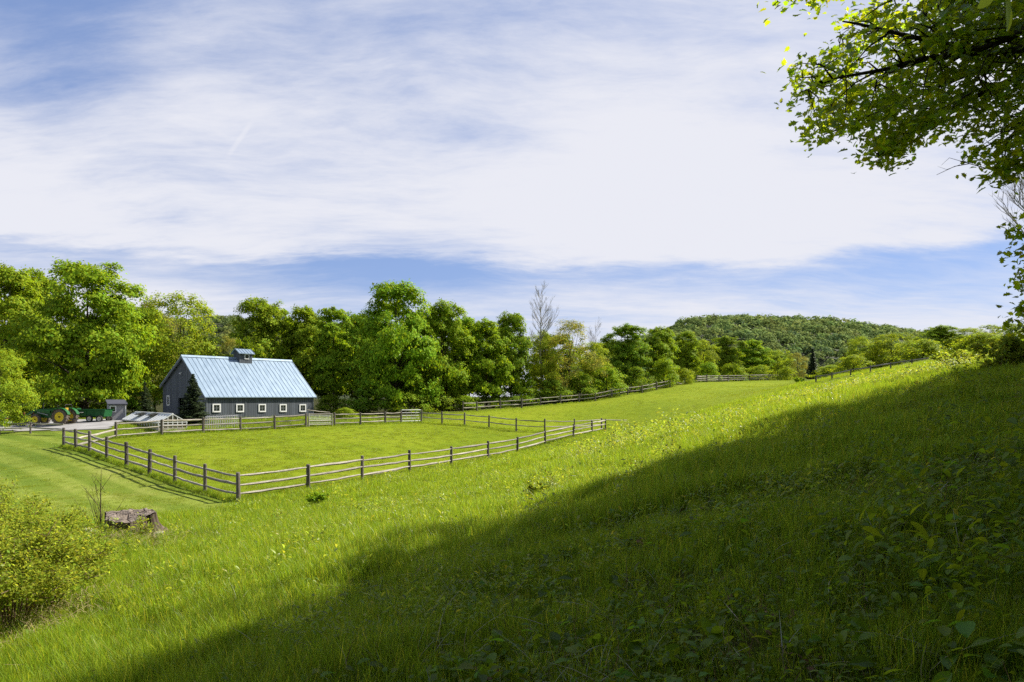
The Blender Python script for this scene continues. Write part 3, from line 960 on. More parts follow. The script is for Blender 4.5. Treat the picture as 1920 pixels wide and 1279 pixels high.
    for (a, b, c_, e_) in ((-.27, -.20, -.27, .27), (.20, .27, -.27, .27), (-.20, .20, .21, .27), (-.20, .20, -.27, -.20)):
        cwn.box((cx+.1+a, y0-.05, zc+c_), (cx+.1+b, y0-.004, zc+e_))
    w_ = cwn.build('window', M['white_paint'], cup)
    MB().box((cx-.10, y0-.02, zc-.20), (cx+.30, y0-.006, zc+.21)).build('pane', M['dark_glass'], cup).name = 'pane'
    return t
barn()

# ------------------------------------------------------------------ grey shed by the drive
def shed():
    p = gp(218.5, 66.5)
    t = thing('shed', 'small grey board shed with a white framed window beside the green trailer', 'shed', p, R(36))
    w, dp, h0, h1 = 1.45, 1.5, 1.55, 1.95
    b = MB()
    b.prism([(-dp/2, -.3), (dp/2, -.3), (dp/2, h1-.1), (-dp/2, h0)], -w/2, w/2, 'x')
    b.build('wall', M['grey_board'], t)
    r = MB()
    r.hexa([(-w/2-.12, -dp/2-.2, h0-.03), (w/2+.12, -dp/2-.2, h0-.03), (w/2+.12, dp/2+.15, h1-.03), (-w/2-.12, dp/2+.15, h1-.03),
            (-w/2-.12, -dp/2-.2, h0+.06), (w/2+.12, -dp/2-.2, h0+.06), (w/2+.12, dp/2+.15, h1+.06), (-w/2-.12, dp/2+.15, h1+.06)])
    r.build('roof', M['shingle_dark'], t)
    f = MB(); y = -dp/2
    for (a, b_, c, e) in ((-.66, -.56, .8, 1.42), (-.2, -.1, .8, 1.42), (-.56, -.2, 1.33, 1.42), (-.56, -.2, .8, .89)):
        f.box((a, y-.05, c), (b_, y-.004, e))
    wn = f.build('window', M['white_paint'], t)
    MB().box((-.56, y-.02, .89), (-.2, y-.006, 1.33)).build('pane', M['dark_glass'], wn)
    c = MB(); c.box((w/2-.07, y-.025, 0), (w/2+.015, y-.003, h0-.03)); c.build('trim_board', M['white_paint'], t)
shed()

# ------------------------------------------------------------------ low greenhouse
def greenhouse():
    a = Vector(((324-960)/FPX*57.5, 57.5, 0)); b = Vector(((254-960)/FPX*65.5, 65.5, 0))
    gz = hz(a.x, a.y)-.05
    u = (b-a); L = u.length; u.normalize()
    t = thing('greenhouse', 'low glass greenhouse with white roof bars standing behind the paddock fence', 'greenhouse', (a.x, a.y, gz), math.atan2(u.y, u.x))
    hr = -33.3/FPX*57.5-gz
    hw = 1.12; he = hr-.66
    base = MB()
    hb = he*0.42
    base.box((0, -hw, -.4), (L, -hw+.12, hb)); base.box((0, hw-.12, -.4), (L, hw, hb)); base.box((0, -hw+.12, -.4), (.12, hw-.12, hb)); base.box((L-.12, -hw+.12, -.4), (L, hw-.12, hb))
    base.build('wall', M['pale_rock'], t)
    fr = MB()
    n = 14
    for s in (-1, 1):
        fr.box((0, s*hw-.04, he-.05), (L, s*hw+.04, he+.04))
        for i in range(n+1):
            x = .03+(L-.06)*i/n
            fr.hexa([(x-.045, s*hw, he), (x+.045, s*hw, he), (x+.045, 0, hr), (x-.045, 0, hr), (x-.045, s*hw, he+.07), (x+.045, s*hw, he+.07), (x+.045, 0, hr+.07), (x-.045, 0, hr+.07)])
            fr.box((x-.03, s*hw-.025, hb), (x+.03, s*hw+.025, he-.05))
    fr.box((0, -.06, hr-.02), (L, .06, hr+.1))
    for x in (0, L-.07):
        for y in (-.75, -.38, 0, .38, .75):
            fr.box((x-.005, y-.03, hb), (x+.06, y+.03, he+(hr-he)*(1-abs(y)/hw)-.005))
        for z in (he*.72, he):
            fr.box((x-.008, -hw+.03, z-.03), (x+.05, hw-.03, z+.03))
    fr.build('frame', M['white_paint'], t)
    mg2, g2 = new_mat('old_glass')
    p2 = g2.n('ShaderNodeBsdfPrincipled'); p2.inputs['Base Color'].default_value = (.60, .64, .66, 1); p2.inputs['Roughness'].default_value = .35; p2.inputs['Alpha'].default_value = .72
    finish(g2, p2.outputs[0])
    gl = MB()
    for s in (-1, 1):
        gl.hexa([(.02, s*hw, he+.01), (L-.02, s*hw, he+.01), (L-.02, 0, hr+.01), (.02, 0, hr+.01), (.02, s*hw, he+.03), (L-.02, s*hw, he+.03), (L-.02, 0, hr+.03), (.02, 0, hr+.03)])
    gl.build('roof_glass', mg2, t)
    sg, g3 = new_mat('side_glass')
    p3 = g3.n('ShaderNodeBsdfPrincipled'); p3.inputs['Base Color'].default_value = (.10, .085, .06, 1); p3.inputs['Roughness'].default_value = .15; p3.inputs['Alpha'].default_value = .75
    finish(g3, p3.outputs[0])
    sd = MB()
    for s in (-1, 1):
        sd.box((.07, s*hw-.008, hb), (L-.07, s*hw+.008, he-.05))
    for x in (.02, L-.03):
        sd.prism([(-hw+.03, hb), (hw-.03, hb), (hw-.03, he-.02), (0, hr-.04), (-hw+.03, he-.02)], x, x+.012, 'x')
    sd.build('side_glass', sg, t)
    # open roof vents on the side facing the drive and paddock
    for x in (L*.30, L*.62):
        vt = MB()
        q = .62
        z1 = he+(hr-he)*.86; y1 = hw*.14; z0 = he+(hr-he)*.30+.30; y0 = hw*.72
        vt.hexa([(x, y0, z0), (x+1.5, y0, z0), (x+1.5, y1, z1+.1), (x, y1, z1+.1), (x, y0, z0+.04), (x+1.5, y0, z0+.04), (x+1.5, y1, z1+.14), (x, y1, z1+.14)])
        vt.build('roof_vent', M['dark_metal'], t)
greenhouse()

# ------------------------------------------------------------------ wheels, tractor, trailer, wagon
def wheel(parent, c, r, wd, rim_mat, tyre_mat, lugs=0, rim=0.62, name='wheel'):
    """tyre ring with lugs; rim disc and hub as its own piece. Axis along local Y."""
    b = MB()
    n = 28
    prof = [(rim*r, -wd*.38), (rim*r*1.05, -wd*.5), (r*.90, -wd*.5), (r*.985, -wd*.32), (r, 0), (r*.985, wd*.32), (r*.90, wd*.5), (rim*r*1.05, wd*.5), (rim*r, wd*.38)]
    k = len(prof)
    for i in range(n):
        a = 2*math.pi*i/n
        for (rr, y) in prof:
            b.v.append((rr*math.cos(a), y, rr*math.sin(a)))
    for i in range(n):
        j = (i+1) % n
        for q in range(k):
            q2 = (q+1) % k
            b.f.append((i*k+q, i*k+q2, j*k+q2, j*k+q))
    for i in range(lugs):
        for s in (-1, 1):
            a = 2*math.pi*(i+(.25 if s > 0 else -.25))/lugs
            da = .07
            p = []
            for rr in (r*.97, r*1.045):
                for (aa, yy) in ((a-da, s*wd*.04), (a+da, s*wd*.04), (a+da+.10, s*wd*.50), (a-da+.10, s*wd*.50)):
                    p.append((rr*math.cos(aa), yy, rr*math.sin(aa)))
            b.hexa(p)
    o = b.build(name, tyre_mat, parent)
    o.location = c
    d = MB()
    ns = 24
    rings = [(.0, .16), (.10*r, .16), (.14*r, .05), (rim*r*.55, -.02), (rim*r*.93, .10), (rim*r*1.02, .30)]
    for sgn in (-1, 1):
        base = len(d.v)
        for (rr, yy) in rings:
            for i in range(ns):
                a = 2*math.pi*i/ns
                d.v.append((rr*math.cos(a), sgn*wd*yy, rr*math.sin(a)))
        for q in range(len(rings)-1):
            for i in range(ns):
                j = (i+1) % ns
                d.f.append((base+q*ns+i, base+q*ns+j, base+(q+1)*ns+j, base+(q+1)*ns+i))
    d.build('rim', rim_mat, o)
    hb = MB(); hb.tube([(0, -wd*.42, 0), (0, wd*.42, 0)], .10*r, 10); hb.build('hub', M['dark_metal'], o)
    return o

def tractor():
    p = gp(122, 62.3)
    # local +X forward; the photo's tractor faces left
    t = thing('tractor', 'green farm tractor with yellow wheels and a front loader parked on the gravel drive', 'tractor', p+Vector((0, 0, .02)), R(180))
    G = M['tractor_green']
    bd = MB()
    bd.prism([(.55, .85), (2.55, .85), (2.62, 1.0), (2.55, 1.32), (1.9, 1.42), (.75, 1.46), (.55, 1.30)], -.30, .30)
    bd.prism([(-.15, .55), (2.4, .62), (2.4, .86), (.5, .86), (-.15, .95)], -.22, .22)
    bd.build('hood', G, t)
    gr = MB(); gr.box((2.58, -.26, .90), (2.65, .26, 1.26)); gr.build('grille', M['dark_metal'], t)
    for s in (-1, 1):
        fd = MB()
        pts = []
        for i in range(9):
            a = R(20+i*18)
            pts.append((.83*math.cos(a), .70+.83*math.sin(a)))
        inner = [(x*.93, .70+(z-.70)*.93) for x, z in reversed(pts)]
        fd.prism(pts+inner, s*.45, s*.85)
        fd.build('fender', G, t)
        wheel(t, (0, s*.68, .70), .70, .40, M['wheel_yellow'], M['tyre_dusty'], 18)
        wheel(t, (2.28, s*.62, .47), .47, .28, M['wheel_yellow'], M['tyre_dusty'], 16)
        arm = MB()
        arm.prism([(.75, 1.02), (.92, 1.0), (2.35, 1.22), (3.45, .58), (3.52, .70), (2.42, 1.40), (.78, 1.22)], s*.46, s*.56)
        arm.prism([(.85, .70), (1.05, .70), (1.0, 1.25), (.80, 1.25)], s*.40, s*.56)
        arm.build('loader_arm', G, t)
        MB().tube([(1.2, s*.51, .85), (2.2, s*.51, 1.12)], .035, 6).build('hydraulic_ram', M['galv'], t)
        MB().tube([(2.56, s*.17, 1.14), (2.66, s*.17, 1.14)], .07, 10).build('headlight', M['lamp_glass'], t)
    bk = MB()
    bk.prism([(3.45, .18), (4.05, .14), (4.07, .19), (3.60, .28), (3.50, .74), (3.43, .74)], -.85, .85)
    bk.build('bucket', M['dark_metal'], t)
    st = MB()
    st.prism([(-.12, 1.08), (.32, 1.06), (.32, 1.16), (0, 1.18), (-.06, 1.52), (-.16, 1.52)], -.24, .24)
    st.build('seat', plain('seat_yellow', (0.45, 0.30, 0.03), .6), t)
    sw = MB()
    ring = [(.58+.05*math.sin(a), .19*math.cos(a), 1.54+.17*math.sin(a)) for a in [2*math.pi*i/14 for i in range(15)]]
    sw.tube(ring, .018, 5); sw.tube([(.75, 0, 1.36), (.58, 0, 1.54)], .022, 5)
    sw.build('steering_wheel', M['tyre'], t)
    rp = MB()
    rp.tube([(-.28, -.48, .95), (-.32, -.48, 1.72), (-.32, -.40, 1.80), (-.32, .40, 1.80), (-.32, .48, 1.72), (-.28, .48, .95)], .035, 6)
    rp.build('roll_bar', M['dark_metal'], t)
    ex = MB(); ex.tube([(1.85, .18, 1.36), (1.85, .18, 1.86), (1.80, .18, 1.92)], [.04, .04, .045], 8); ex.build('exhaust_pipe', M['dark_metal'], t)
    hs = MB()
    hs.tube([(-.2, -.22, .55), (-.95, -.3, .42)], .035, 5); hs.tube([(-.2, .22, .55), (-.95, .3, .42)], .035, 5); hs.tube([(-.95, -.32, .42), (-.95, .32, .42)], .035, 5)
    hs.build('hitch', M['dark_metal'], t)
tractor()

def trailer():
    p = gp(176, 64.5)
    t = thing('farm_trailer', 'dark green box trailer with two pale wheels on the gravel drive behind the tractor', 'trailer', p, R(0))
    b = MB()
    b.prism([(-1.25, .52), (1.30, .50), (1.42, 1.10), (-1.38, 1.12)], -.62, .62)
    b.build('box', M['trailer_green'], t)
    rm = MB()
    for s in (-1, 1):
        rm.box((-1.42, s*.66-.05, 1.10), (1.46, s*.66+.05, 1.19))
        for x in (-1.0, -.35, .35, 1.0):
            rm.box((x-.035, s*.64-.03, .54), (x+.035, s*.64+.03, 1.10))
    rm.build('rim_rail', M['trailer_green'], t)
    ft = MB(); ft.box((-1.55, -.3, .62), (-1.40, .3, 1.28)); ft.build('headboard', M['trailer_green'], t)
    sg = MB(); sg.box((-1.0, -.70, .86), (-.55, -.672, .93)); sg.build('badge', M['white_paint'], t)
    ch = MB(); ch.box((-1.9, -.12, .40), (1.2, .12, .52)); ch.tube([(-1.9, 0, .45), (-2.5, 0, .40)], .05, 6)
    ch.build('chassis', M['dark_metal'], t)
    for x in (.05, .98):
        for s in (-1, 1):
            wheel(t, (x, s*.76, .30), .31, .20, M['rim_white'], M['tyre'], 0, rim=.66)
trailer()

def wagon():
    p = gp(16, 63.2)
    t = thing('hay_wagon', 'rusty flat wagon with a pale side rail at the left edge beside the tractor', 'wagon', p, R(180))
    b = MB(); b.box((-1.9, -.75, .45), (1.9, .75, .58)); b.build('bed', M['rust'], t)
    for x in (-1.85, -.9):
        MB().box((x-.06, -.78, .58), (x+.06, -.70, 1.12)).build('stake', M['rust'], t)
    r = MB(); r.tube([(-2.1, -.82, .72), (0, -.82, .70), (1.7, -.82, .66)], .05, 6, .1); r.build('side_rail', M['pale_wood'], t)
    r = MB(); r.tube([(-2.1, .82, .72), (0, .82, .70), (1.7, .82, .66)], .05, 6, .1); r.build('side_rail', M['pale_wood'], t)
    for x in (-1.2, 1.2):
        for s in (-1, 1):
            wheel(t, (x, s*.6, .26), .27, .16, M['rust'], M['tyre'], 0)
wagon()
# ------------------------------------------------------------------ foliage
def unit(v):
    return v / (np.linalg.norm(v, axis=-1, keepdims=True) + 1e-9)

def leaf_quads(C, Nrm, size, asp=0.62, fold=0.18, droop=None):
    """one folded diamond per leaf clump: positions, facing, size"""
    n = len(C)
    Nrm = unit(Nrm)
    a = unit(np.cross(Nrm, rng.normal(size=(n, 3))))
    b = np.cross(Nrm, a)
    s = np.asarray(size).reshape(-1, 1) * np.ones((n, 1))
    V = np.empty((n, 4, 3))
    V[:, 0] = C - a*s
    V[:, 1] = C - b*s*asp + Nrm*s*fold
    V[:, 2] = C + a*s
    V[:, 3] = C + b*s*asp + Nrm*s*fold
    F = np.arange(n*4).reshape(n, 4)
    return V.reshape(-1, 3), F

def tints(n, per, spread=0.22, yellow=0.12):
    v = 1 + rng.normal(0, spread, n)
    v = np.clip(v, 0.5, 1.7)
    y = rng.normal(0, yellow, n)
    t = np.stack([v*(1+y), v, v*(1-y*0.8)], 1)
    return np.repeat(np.clip(t, 0.2, 2), per, 0)

def sphere_dirs(n):
    return unit(rng.normal(size=(n, 3)))

def crown(name, Ht, hb, rad, nclump, leaves, lsize, mat, top=0.55, flat=0.85, shape='dome', loose=0.0, lump=(0.24, 0.40)):
    """crown as many leafy pads carried round an uneven envelope; returns mesh and pad centres"""
    cs = []; rs = []
    hh = Ht - hb
    for i in range(nclump):
        t = rng.uniform(0, 1)
        if shape == 'dome':
            env = math.sqrt(max(0.02, 1-abs((t-.38)/.66)**2.4))
        elif shape == 'oval':
            env = math.sqrt(max(0.02, 1-abs((t-.45)/.60)**2.2))
        elif shape == 'bush':
            env = math.cos(math.pi/2*t**1.4)**0.6 if t < 1 else 0
        else:  # column
            env = 0.80*math.sin(math.pi*(0.14+0.76*t))**0.5
        a = rng.uniform(0, 2*math.pi)
        lob = 1 + 0.24*math.sin(2*a+nclump+3*t) + 0.20*math.sin(3*a+9*t)
        rr = rad*env*lob*math.sqrt(rng.uniform(0.22, 1.0))*rng.uniform(.85, 1.18)
        c = np.array([rr*math.cos(a), rr*math.sin(a), hb+hh*t*0.93])
        cs.append(c); rs.append(rad*rng.uniform(*lump)*(0.75+0.25*env))
    for k in range(4):
        a = k*1.6+nclump
        cs.append(np.array([math.cos(a)*rad*.26*(k > 0), math.sin(a)*rad*.26*(k > 0), Ht-rad*(.20+.07*k)])); rs.append(rad*rng.uniform(.18, .26))
    cs = np.array(cs); rs = np.array(rs)
    per = np.maximum(20, (leaves*(rs**2)/np.sum(rs**2)).astype(int))
    C = []; Nn = []
    for c, r, k in zip(cs, rs, per):
        ns = 7
        d = sphere_dirs(ns)
        d[:, 2] = np.where(d[:, 2] < -0.35, -d[:, 2], d[:, 2])
        sub = c + d*r*rng.uniform(.55, 1.0, (ns, 1))*np.array([1, 1, flat])
        pick = rng.integers(0, ns, k)
        j = rng.normal(0, 1, (k, 3))*np.array([.29, .29, .12])*r*(1+loose*.5)
        j[:, 2] -= .35*(j[:, 0]**2+j[:, 1]**2)/(r*.6)          # each spray droops at its rim
        p = sub[pick]+j
        C.append(p)
        out = p-np.array([0, 0, hb+hh*0.4])
        Nn.append(d[pick]*.70+unit(out)*.60+np.array([0, 0, .38])+rng.normal(0, .36, (k, 3)))
    C = np.concatenate(C); Nn = np.concatenate(Nn)
    keep = C[:, 2] > 0.05
    C, Nn = C[keep], Nn[keep]
    sz = lsize*rng.uniform(0.6, 1.35, len(C))
    V, F = leaf_quads(C, Nn, sz)
    return np_mesh(name, V, F, mat, tints(len(C), 4)), cs, rs

def trunk_mesh(name, Ht, hb, r0, cs, mat, nl=14, lean=0.3, fork=0.35):
    """tapered trunk with a flare and limbs reaching into the pads"""
    b = MB()
    rn = random.Random(int(Ht*1000+len(cs)))
    k = 8
    pts = []
    lx, ly = rn.uniform(-lean, lean), rn.uniform(-lean, lean)
    for i in range(k+1):
        t = i/k
        pts.append(Vector((lx*math.sin(t*2.2), ly*math.sin(t*1.7+.3)*t, -0.4+(Ht*0.86+.4)*t)))
    rad = [r0*(1.35 if i == 0 else (1-0.9*(i/k)**0.9)) for i in range(k+1)]
    b.tube(pts, rad, 8, 0.06, rnd=rn)
    order = sorted(range(len(cs)), key=lambda i: rn.random())[:nl]
    for i in order:
        c = Vector(cs[i])
        z0 = max(hb*0.55, min(c.z*rn.uniform(.45, .7), Ht*0.75))
        t = (z0+.4)/(Ht*0.86+.4)
        s = pts[min(k-1, int(t*k))].lerp(pts[min(k, int(t*k)+1)], t*k-int(t*k))
        mid = s.lerp(c, .5)+Vector((rn.uniform(-.3,.3), rn.uniform(-.3,.3), rn.uniform(.1,.6)))
        rr = r0*(1-0.9*t)*0.55
        b.tube([s, s.lerp(mid, .5)+Vector((0,0,.1)), mid, c], [rr, rr*.8, rr*.55, rr*.15], 5, rnd=rn)
    return b.mesh(name, mat, True)

PROTO = {}
def proto(key, Ht, hb, rad, ncl, leaves, ls, mat, shape, r0=0.28, nl=14, **kw):
    me, cs, rs = crown('crown', Ht, hb, rad, ncl, leaves, ls, M[mat], shape=shape, **kw)
    PROTO[key] = (me, trunk_mesh('trunk', Ht, hb, r0, cs, M['bark'], nl), Ht, rad)
# heights of 10 units of metres; every tree is scaled to its own size
proto('maple1', 17, 1.6, 6.6, 120, 44000, .20, 'leaf_green', 'dome', .42, 18, lump=(.20, .34))
proto('maple2', 17, 2.2, 6.0, 105, 40000, .20, 'leaf_green', 'dome', .40, 18, lump=(.20, .34))
proto('wood1', 16, 2.6, 4.2, 80, 28000, .20, 'leaf_green', 'oval', .24, 14, lump=(.24, .42))
proto('wood2', 16, 3.4, 3.8, 66, 23000, .20, 'leaf_green', 'column', .22, 12, lump=(.28, .46))
proto('wood3', 16, 2.0, 4.6, 80, 28000, .20, 'leaf_deep', 'oval', .26, 14, lump=(.24, .42))
proto('yellow1', 15, 1.6, 4.8, 90, 20000, .15, 'leaf_yellow', 'dome', .24, 14, loose=.5, lump=(.18, .32))
proto('russet1', 15, 1.2, 4.8, 90, 13000, .13, 'leaf_russet', 'dome', .24, 18, loose=.8, lump=(.18, .30))
proto('bush1', 4, 0.1, 2.6, 50, 7000, .11, 'leaf_green', 'bush', .10, 14, loose=.4, lump=(.24, .42))
proto('bush2', 4, 0.1, 2.4, 50, 6500, .10, 'leaf_yellow', 'bush', .10, 14, loose=.6, lump=(.24, .42))
proto('bush3', 4, 0.1, 2.6, 50, 7000, .11, 'leaf_deep', 'bush', .10, 14, loose=.4, lump=(.24, .42))

def tree(key, name, label, px, d, top, width=None, cat='tree', group=None, zoff=0.0, rz=None):
    """a tree under a photo column at a distance, its top at a photo row"""
    me, tm, h0, r0 = PROTO[key]
    p = gp(px, d)
    Ht = (HOR-top)/FPX*d - p.z
    s = Ht/h0
    sw = s if width is None else (width/FPX*d)/(2*r0*(1.0 if key.startswith('bush') else 1.16))
    t = thing(name, label, cat, p, random.uniform(0, 6.28) if rz is None else rz, group)
    t.scale = (sw, sw, s)
    link('trunk', tm, t); link('crown', me, t)
    return t

def spruce_mesh(Ht, rad, leaves, size, mat, seed=0):
    C = []; Nn = []; S = []
    lv = int(Ht/0.16)
    b = MB()
    b.tube([(0, 0, -.3), (0, 0, Ht*.5), (0, 0, Ht*.99)], [Ht*.022, Ht*.014, .008], 6)
    for i in range(lv):
        t = (i+.5)/lv
        z = .12*Ht*0+Ht*(.04+.95*t)
        r = rad*(1-t)**.85*rng.uniform(.82, 1.1)+.05
        nb = int(5+6*(1-t))
        for k in range(nb):
            a = rng.uniform(0, 6.28)
            rb = r*rng.uniform(.7, 1.08)
            n = max(5, int(leaves/(lv*9)*(rb/rad+.25)*2))
            q = rng.uniform(.1, 1, n)
            drop = -.32*rb*q+.22*rb*q*q
            w = .16*rb*(1.1-q)+.03
            off = rng.normal(0, 1, n)*w
            x = rb*q*math.cos(a)-off*math.sin(a); y = rb*q*math.sin(a)+off*math.cos(a)
            C.append(np.stack([x, y, z+drop+rng.normal(0, .03, n)], 1))
            Nn.append(np.tile([0.25*math.cos(a), .25*math.sin(a), 1.0], (n, 1))+rng.normal(0, .35, (n, 3)))
    C = np.concatenate(C); Nn = np.concatenate(Nn)
    V, F = leaf_quads(C, Nn, size*rng.uniform(.6, 1.3, len(C)), .35, -.2)
    return np_mesh('crown', V, F, mat, tints(len(C), 4, .25, .05)), b.mesh('trunk', M['bark'])

def spruce(label, px, d, top, width, mat='needle', leaves=9000, size=.075, name='spruce_tree'):
    p = gp(px, d)
    Ht = (HOR-top)/FPX*d-p.z
    cm, tm = spruce_mesh(Ht, width/FPX*d/2, leaves, size, M[mat])
    t = thing(name, label, 'tree', p)
    link('trunk', tm, t); link('crown', cm, t)
    return t

def bare_tree(label, px, d, top, spread, mat='bark_grey', r0=.16, seed=3, name='bare_tree', forks=5, cat='tree', clear=.35):
    p = gp(px, d)
    Ht = (HOR-top)/FPX*d-p.z
    rn = random.Random(seed)
    t = thing(name, label, cat, p)
    tr = MB(); br = MB()
    W_ = spread/FPX*d
    top_pt = Vector((rn.uniform(-.1,.1)*W_, 0, Ht))
    k = 8
    pts = [Vector((math.sin(i*1.1)*.03*Ht*.3, math.cos(i*.9)*.02*Ht*.3, -.3)).lerp(top_pt, i/k) for i in range(k+1)]
    tr.tube(pts, [r0*(1-.93*i/k) for i in range(k+1)], 7, .05, rnd=rn)
    def grow(s, dirn, L, r, lev):
        mid = s+dirn*L*.5+Vector((rn.uniform(-.05,.05), rn.uniform(-.05,.05), .04))*L
        e = s+dirn*L+Vector((0, 0, .16*L))
        br.tube([s, mid, e], [r, r*.7, r*.28], 4 if lev else 5, cap=False)
        if lev < 3:
            for q in range(rn.randint(3, 5)):
                f = rn.uniform(.25, 1)
                st = s.lerp(mid, f*2) if f < .5 else mid.lerp(e, f*2-1)
                dd = (dirn+Vector((rn.uniform(-.75,.75), rn.uniform(-.75,.75), rn.uniform(0.0,.6)))).normalized()
                grow(st, dd, L*rn.uniform(.35, .6), r*.5, lev+1)
    for i in range(forks*3):
        f = rn.uniform(clear, .97)
        s = pts[int(f*k)].lerp(pts[min(k, int(f*k)+1)], f*k-int(f*k))
        a = rn.uniform(0, 6.28)
        up = rn.uniform(.9, 1.7)
        grow(s, Vector((math.cos(a), math.sin(a), up)).normalized(), W_*.75*(1.25-f)*rn.uniform(.7, 1.2)+.3, r0*.40*(1.1-f)+.012, 0)
    tr.build('trunk', M[mat], t, True)
    br.build('branches', M[mat], t)
    return t

# ------------------------------------------------------------------ the trees round the farm
T = tree
T('yellow1', 'maple_tree', 'small yellow green tree at the left edge in front of the tractor nose', -2, 57, 650, 100)
T('maple2', 'maple_tree', 'tall green maple cut by the left edge of the view', 8, 82, 498, 170)
T('maple1', 'maple_tree', 'largest dense green maple standing behind the tractor and trailer', 160, 76, 491, 205, rz=0.6)
T('maple2', 'maple_tree', 'deep green maple between the largest maple and the left edge tree', 75, 94, 505, 130)
T('wood3', 'maple_tree', 'dark leafy tree filling the gap between the largest maple and the barn gable', 268, 92, 575, 110)
T('yellow1', 'maple_tree', 'yellow green maple rising behind the left gable of the barn', 338, 88, 546, 150)
T('russet1', 'maple_tree', 'thin brownish leafed tree beside the yellow green maple behind the barn gable', 290, 99, 552, 90)
T('wood1', 'maple_tree', 'small low green tree behind the barn roof left of the cupola', 385, 96, 640, 70)
T('russet1', 'maple_tree', 'low russet tree directly behind the barn cupola', 425, 104, 625, 70)
T('maple2', 'maple_tree', 'broad green maple rising behind the barn roof right of the cupola', 494, 92, 559, 130)
T('wood1', 'maple_tree', 'green tree behind the right end of the barn roof', 572, 93, 571, 100)
T('wood2', 'maple_tree', 'slim green tree just right of the barn at the wood edge', 626, 88, 574, 86)
T('wood3', 'maple_tree', 'dark green tree between the barn end and the tallest tree of the wood', 668, 95, 588, 90)
T('maple1', 'maple_tree', 'tallest round topped tree in the middle of the wood', 742, 86, 528, 158, rz=2.2)
T('maple2', 'maple_tree', 'broad green tree on the right shoulder of the tallest tree', 828, 90, 566, 122)
T('wood2', 'maple_tree', 'narrow tree right of the broad green shoulder tree', 872, 94, 592, 66)
T('wood1', 'maple_tree', 'bright green tree standing left of the dark round topped one', 912, 94, 596, 84)
T('wood3', 'maple_tree', 'dark round topped tree just left of the tall bare tree', 958, 98, 587, 82)
T('yellow1', 'maple_tree', 'yellowish loose tree low behind the trunk of the tall bare tree', 1016, 102, 618, 74)
bare_tree('tall leafless grey tree standing above the green wood', 1013, 101, 544, 58, seed=5, r0=.18, clear=.42, forks=11)
T('russet1', 'maple_tree', 'brownish leafed tree right of the tall bare tree', 1068, 102, 596, 104)
bare_tree('small pale leafless tree behind the brownish tree', 1117, 116, 600, 34, seed=9, r0=.11, clear=.5, forks=5)
T('yellow1', 'maple_tree', 'yellow green tree between the brownish tree and the dark pair', 1112, 106, 640, 70)
T('wood3', 'maple_tree', 'left one of the dark pair of trees below the bare hill edge', 1176, 112, 609, 84)
T('wood1', 'maple_tree', 'right one of the dark pair of trees where the hill begins', 1236, 118, 611, 72)
T('wood2', 'maple_tree', 'slim tree in front of the left foot of the far hill', 1287, 130, 620, 52)
T('yellow1', 'maple_tree', 'rounded yellow green tree behind the gap in the upper fence', 1318, 140, 636, 56)
T('wood3', 'maple_tree', 'dark tree below the left part of the far hill', 1362, 146, 630, 60)
T('wood1', 'maple_tree', 'green tree below the crest of the far hill', 1412, 150, 636, 62)
T('yellow1', 'maple_tree', 'pale yellow tree near the end of the distant fence', 1458, 152, 655, 56)
T('russet1', 'maple_tree', 'small russet tree left of the dark conifer on the field edge', 1496, 150, 660, 40)
spruce('dark narrow conifer at the right end of the distant fence', 1524, 145, 652, 34, leaves=6000, size=.16)
# second row that closes the wood
for i, (k, px, d, top, w_, lb) in enumerate([
    ('wood3', 40, 112, 560, 120, 'dark tree deep in the wood behind the left edge maples'),
    ('wood3', 215, 112, 560, 130, 'dark tree deep in the wood behind the largest maple'),
    ('wood3', 545, 112, 600, 110, 'dark tree deep in the wood behind the right half of the barn'),
    ('wood3', 630, 116, 606, 120, 'dark tree deep in the wood behind the slim edge tree'),
    ('wood3', 705, 112, 600, 120, 'dark tree deep in the wood left of the tallest tree'),
    ('wood3', 790, 114, 590, 120, 'dark tree deep in the wood right of the tallest tree'),
    ('wood3', 865, 116, 605, 120, 'dark tree deep in the wood behind the narrow tree'),
    ('wood3', 935, 120, 612, 110, 'dark tree deep in the wood behind the bright green tree'),
    ('wood3', 1040, 126, 628, 110, 'dark tree deep in the wood behind the tall bare tree'),
    ('wood3', 1140, 134, 640, 110, 'dark tree deep in the wood behind the dark pair'),
    ('wood3', 1262, 150, 640, 90, 'dark tree deep in the wood at the left foot of the hill'),
    ('wood3', 1390, 175, 655, 90, 'dark tree behind the green tree below the hill crest'),
    ('wood3', 1330, 172, 648, 80, 'dark tree behind the rounded yellow green one at the fence gap'),
    ('wood3', 1450, 180, 665, 90, 'dark tree behind the pale yellow one by the distant fence')]):
    T(k, 'forest_tree', lb, px, d, top, w_)

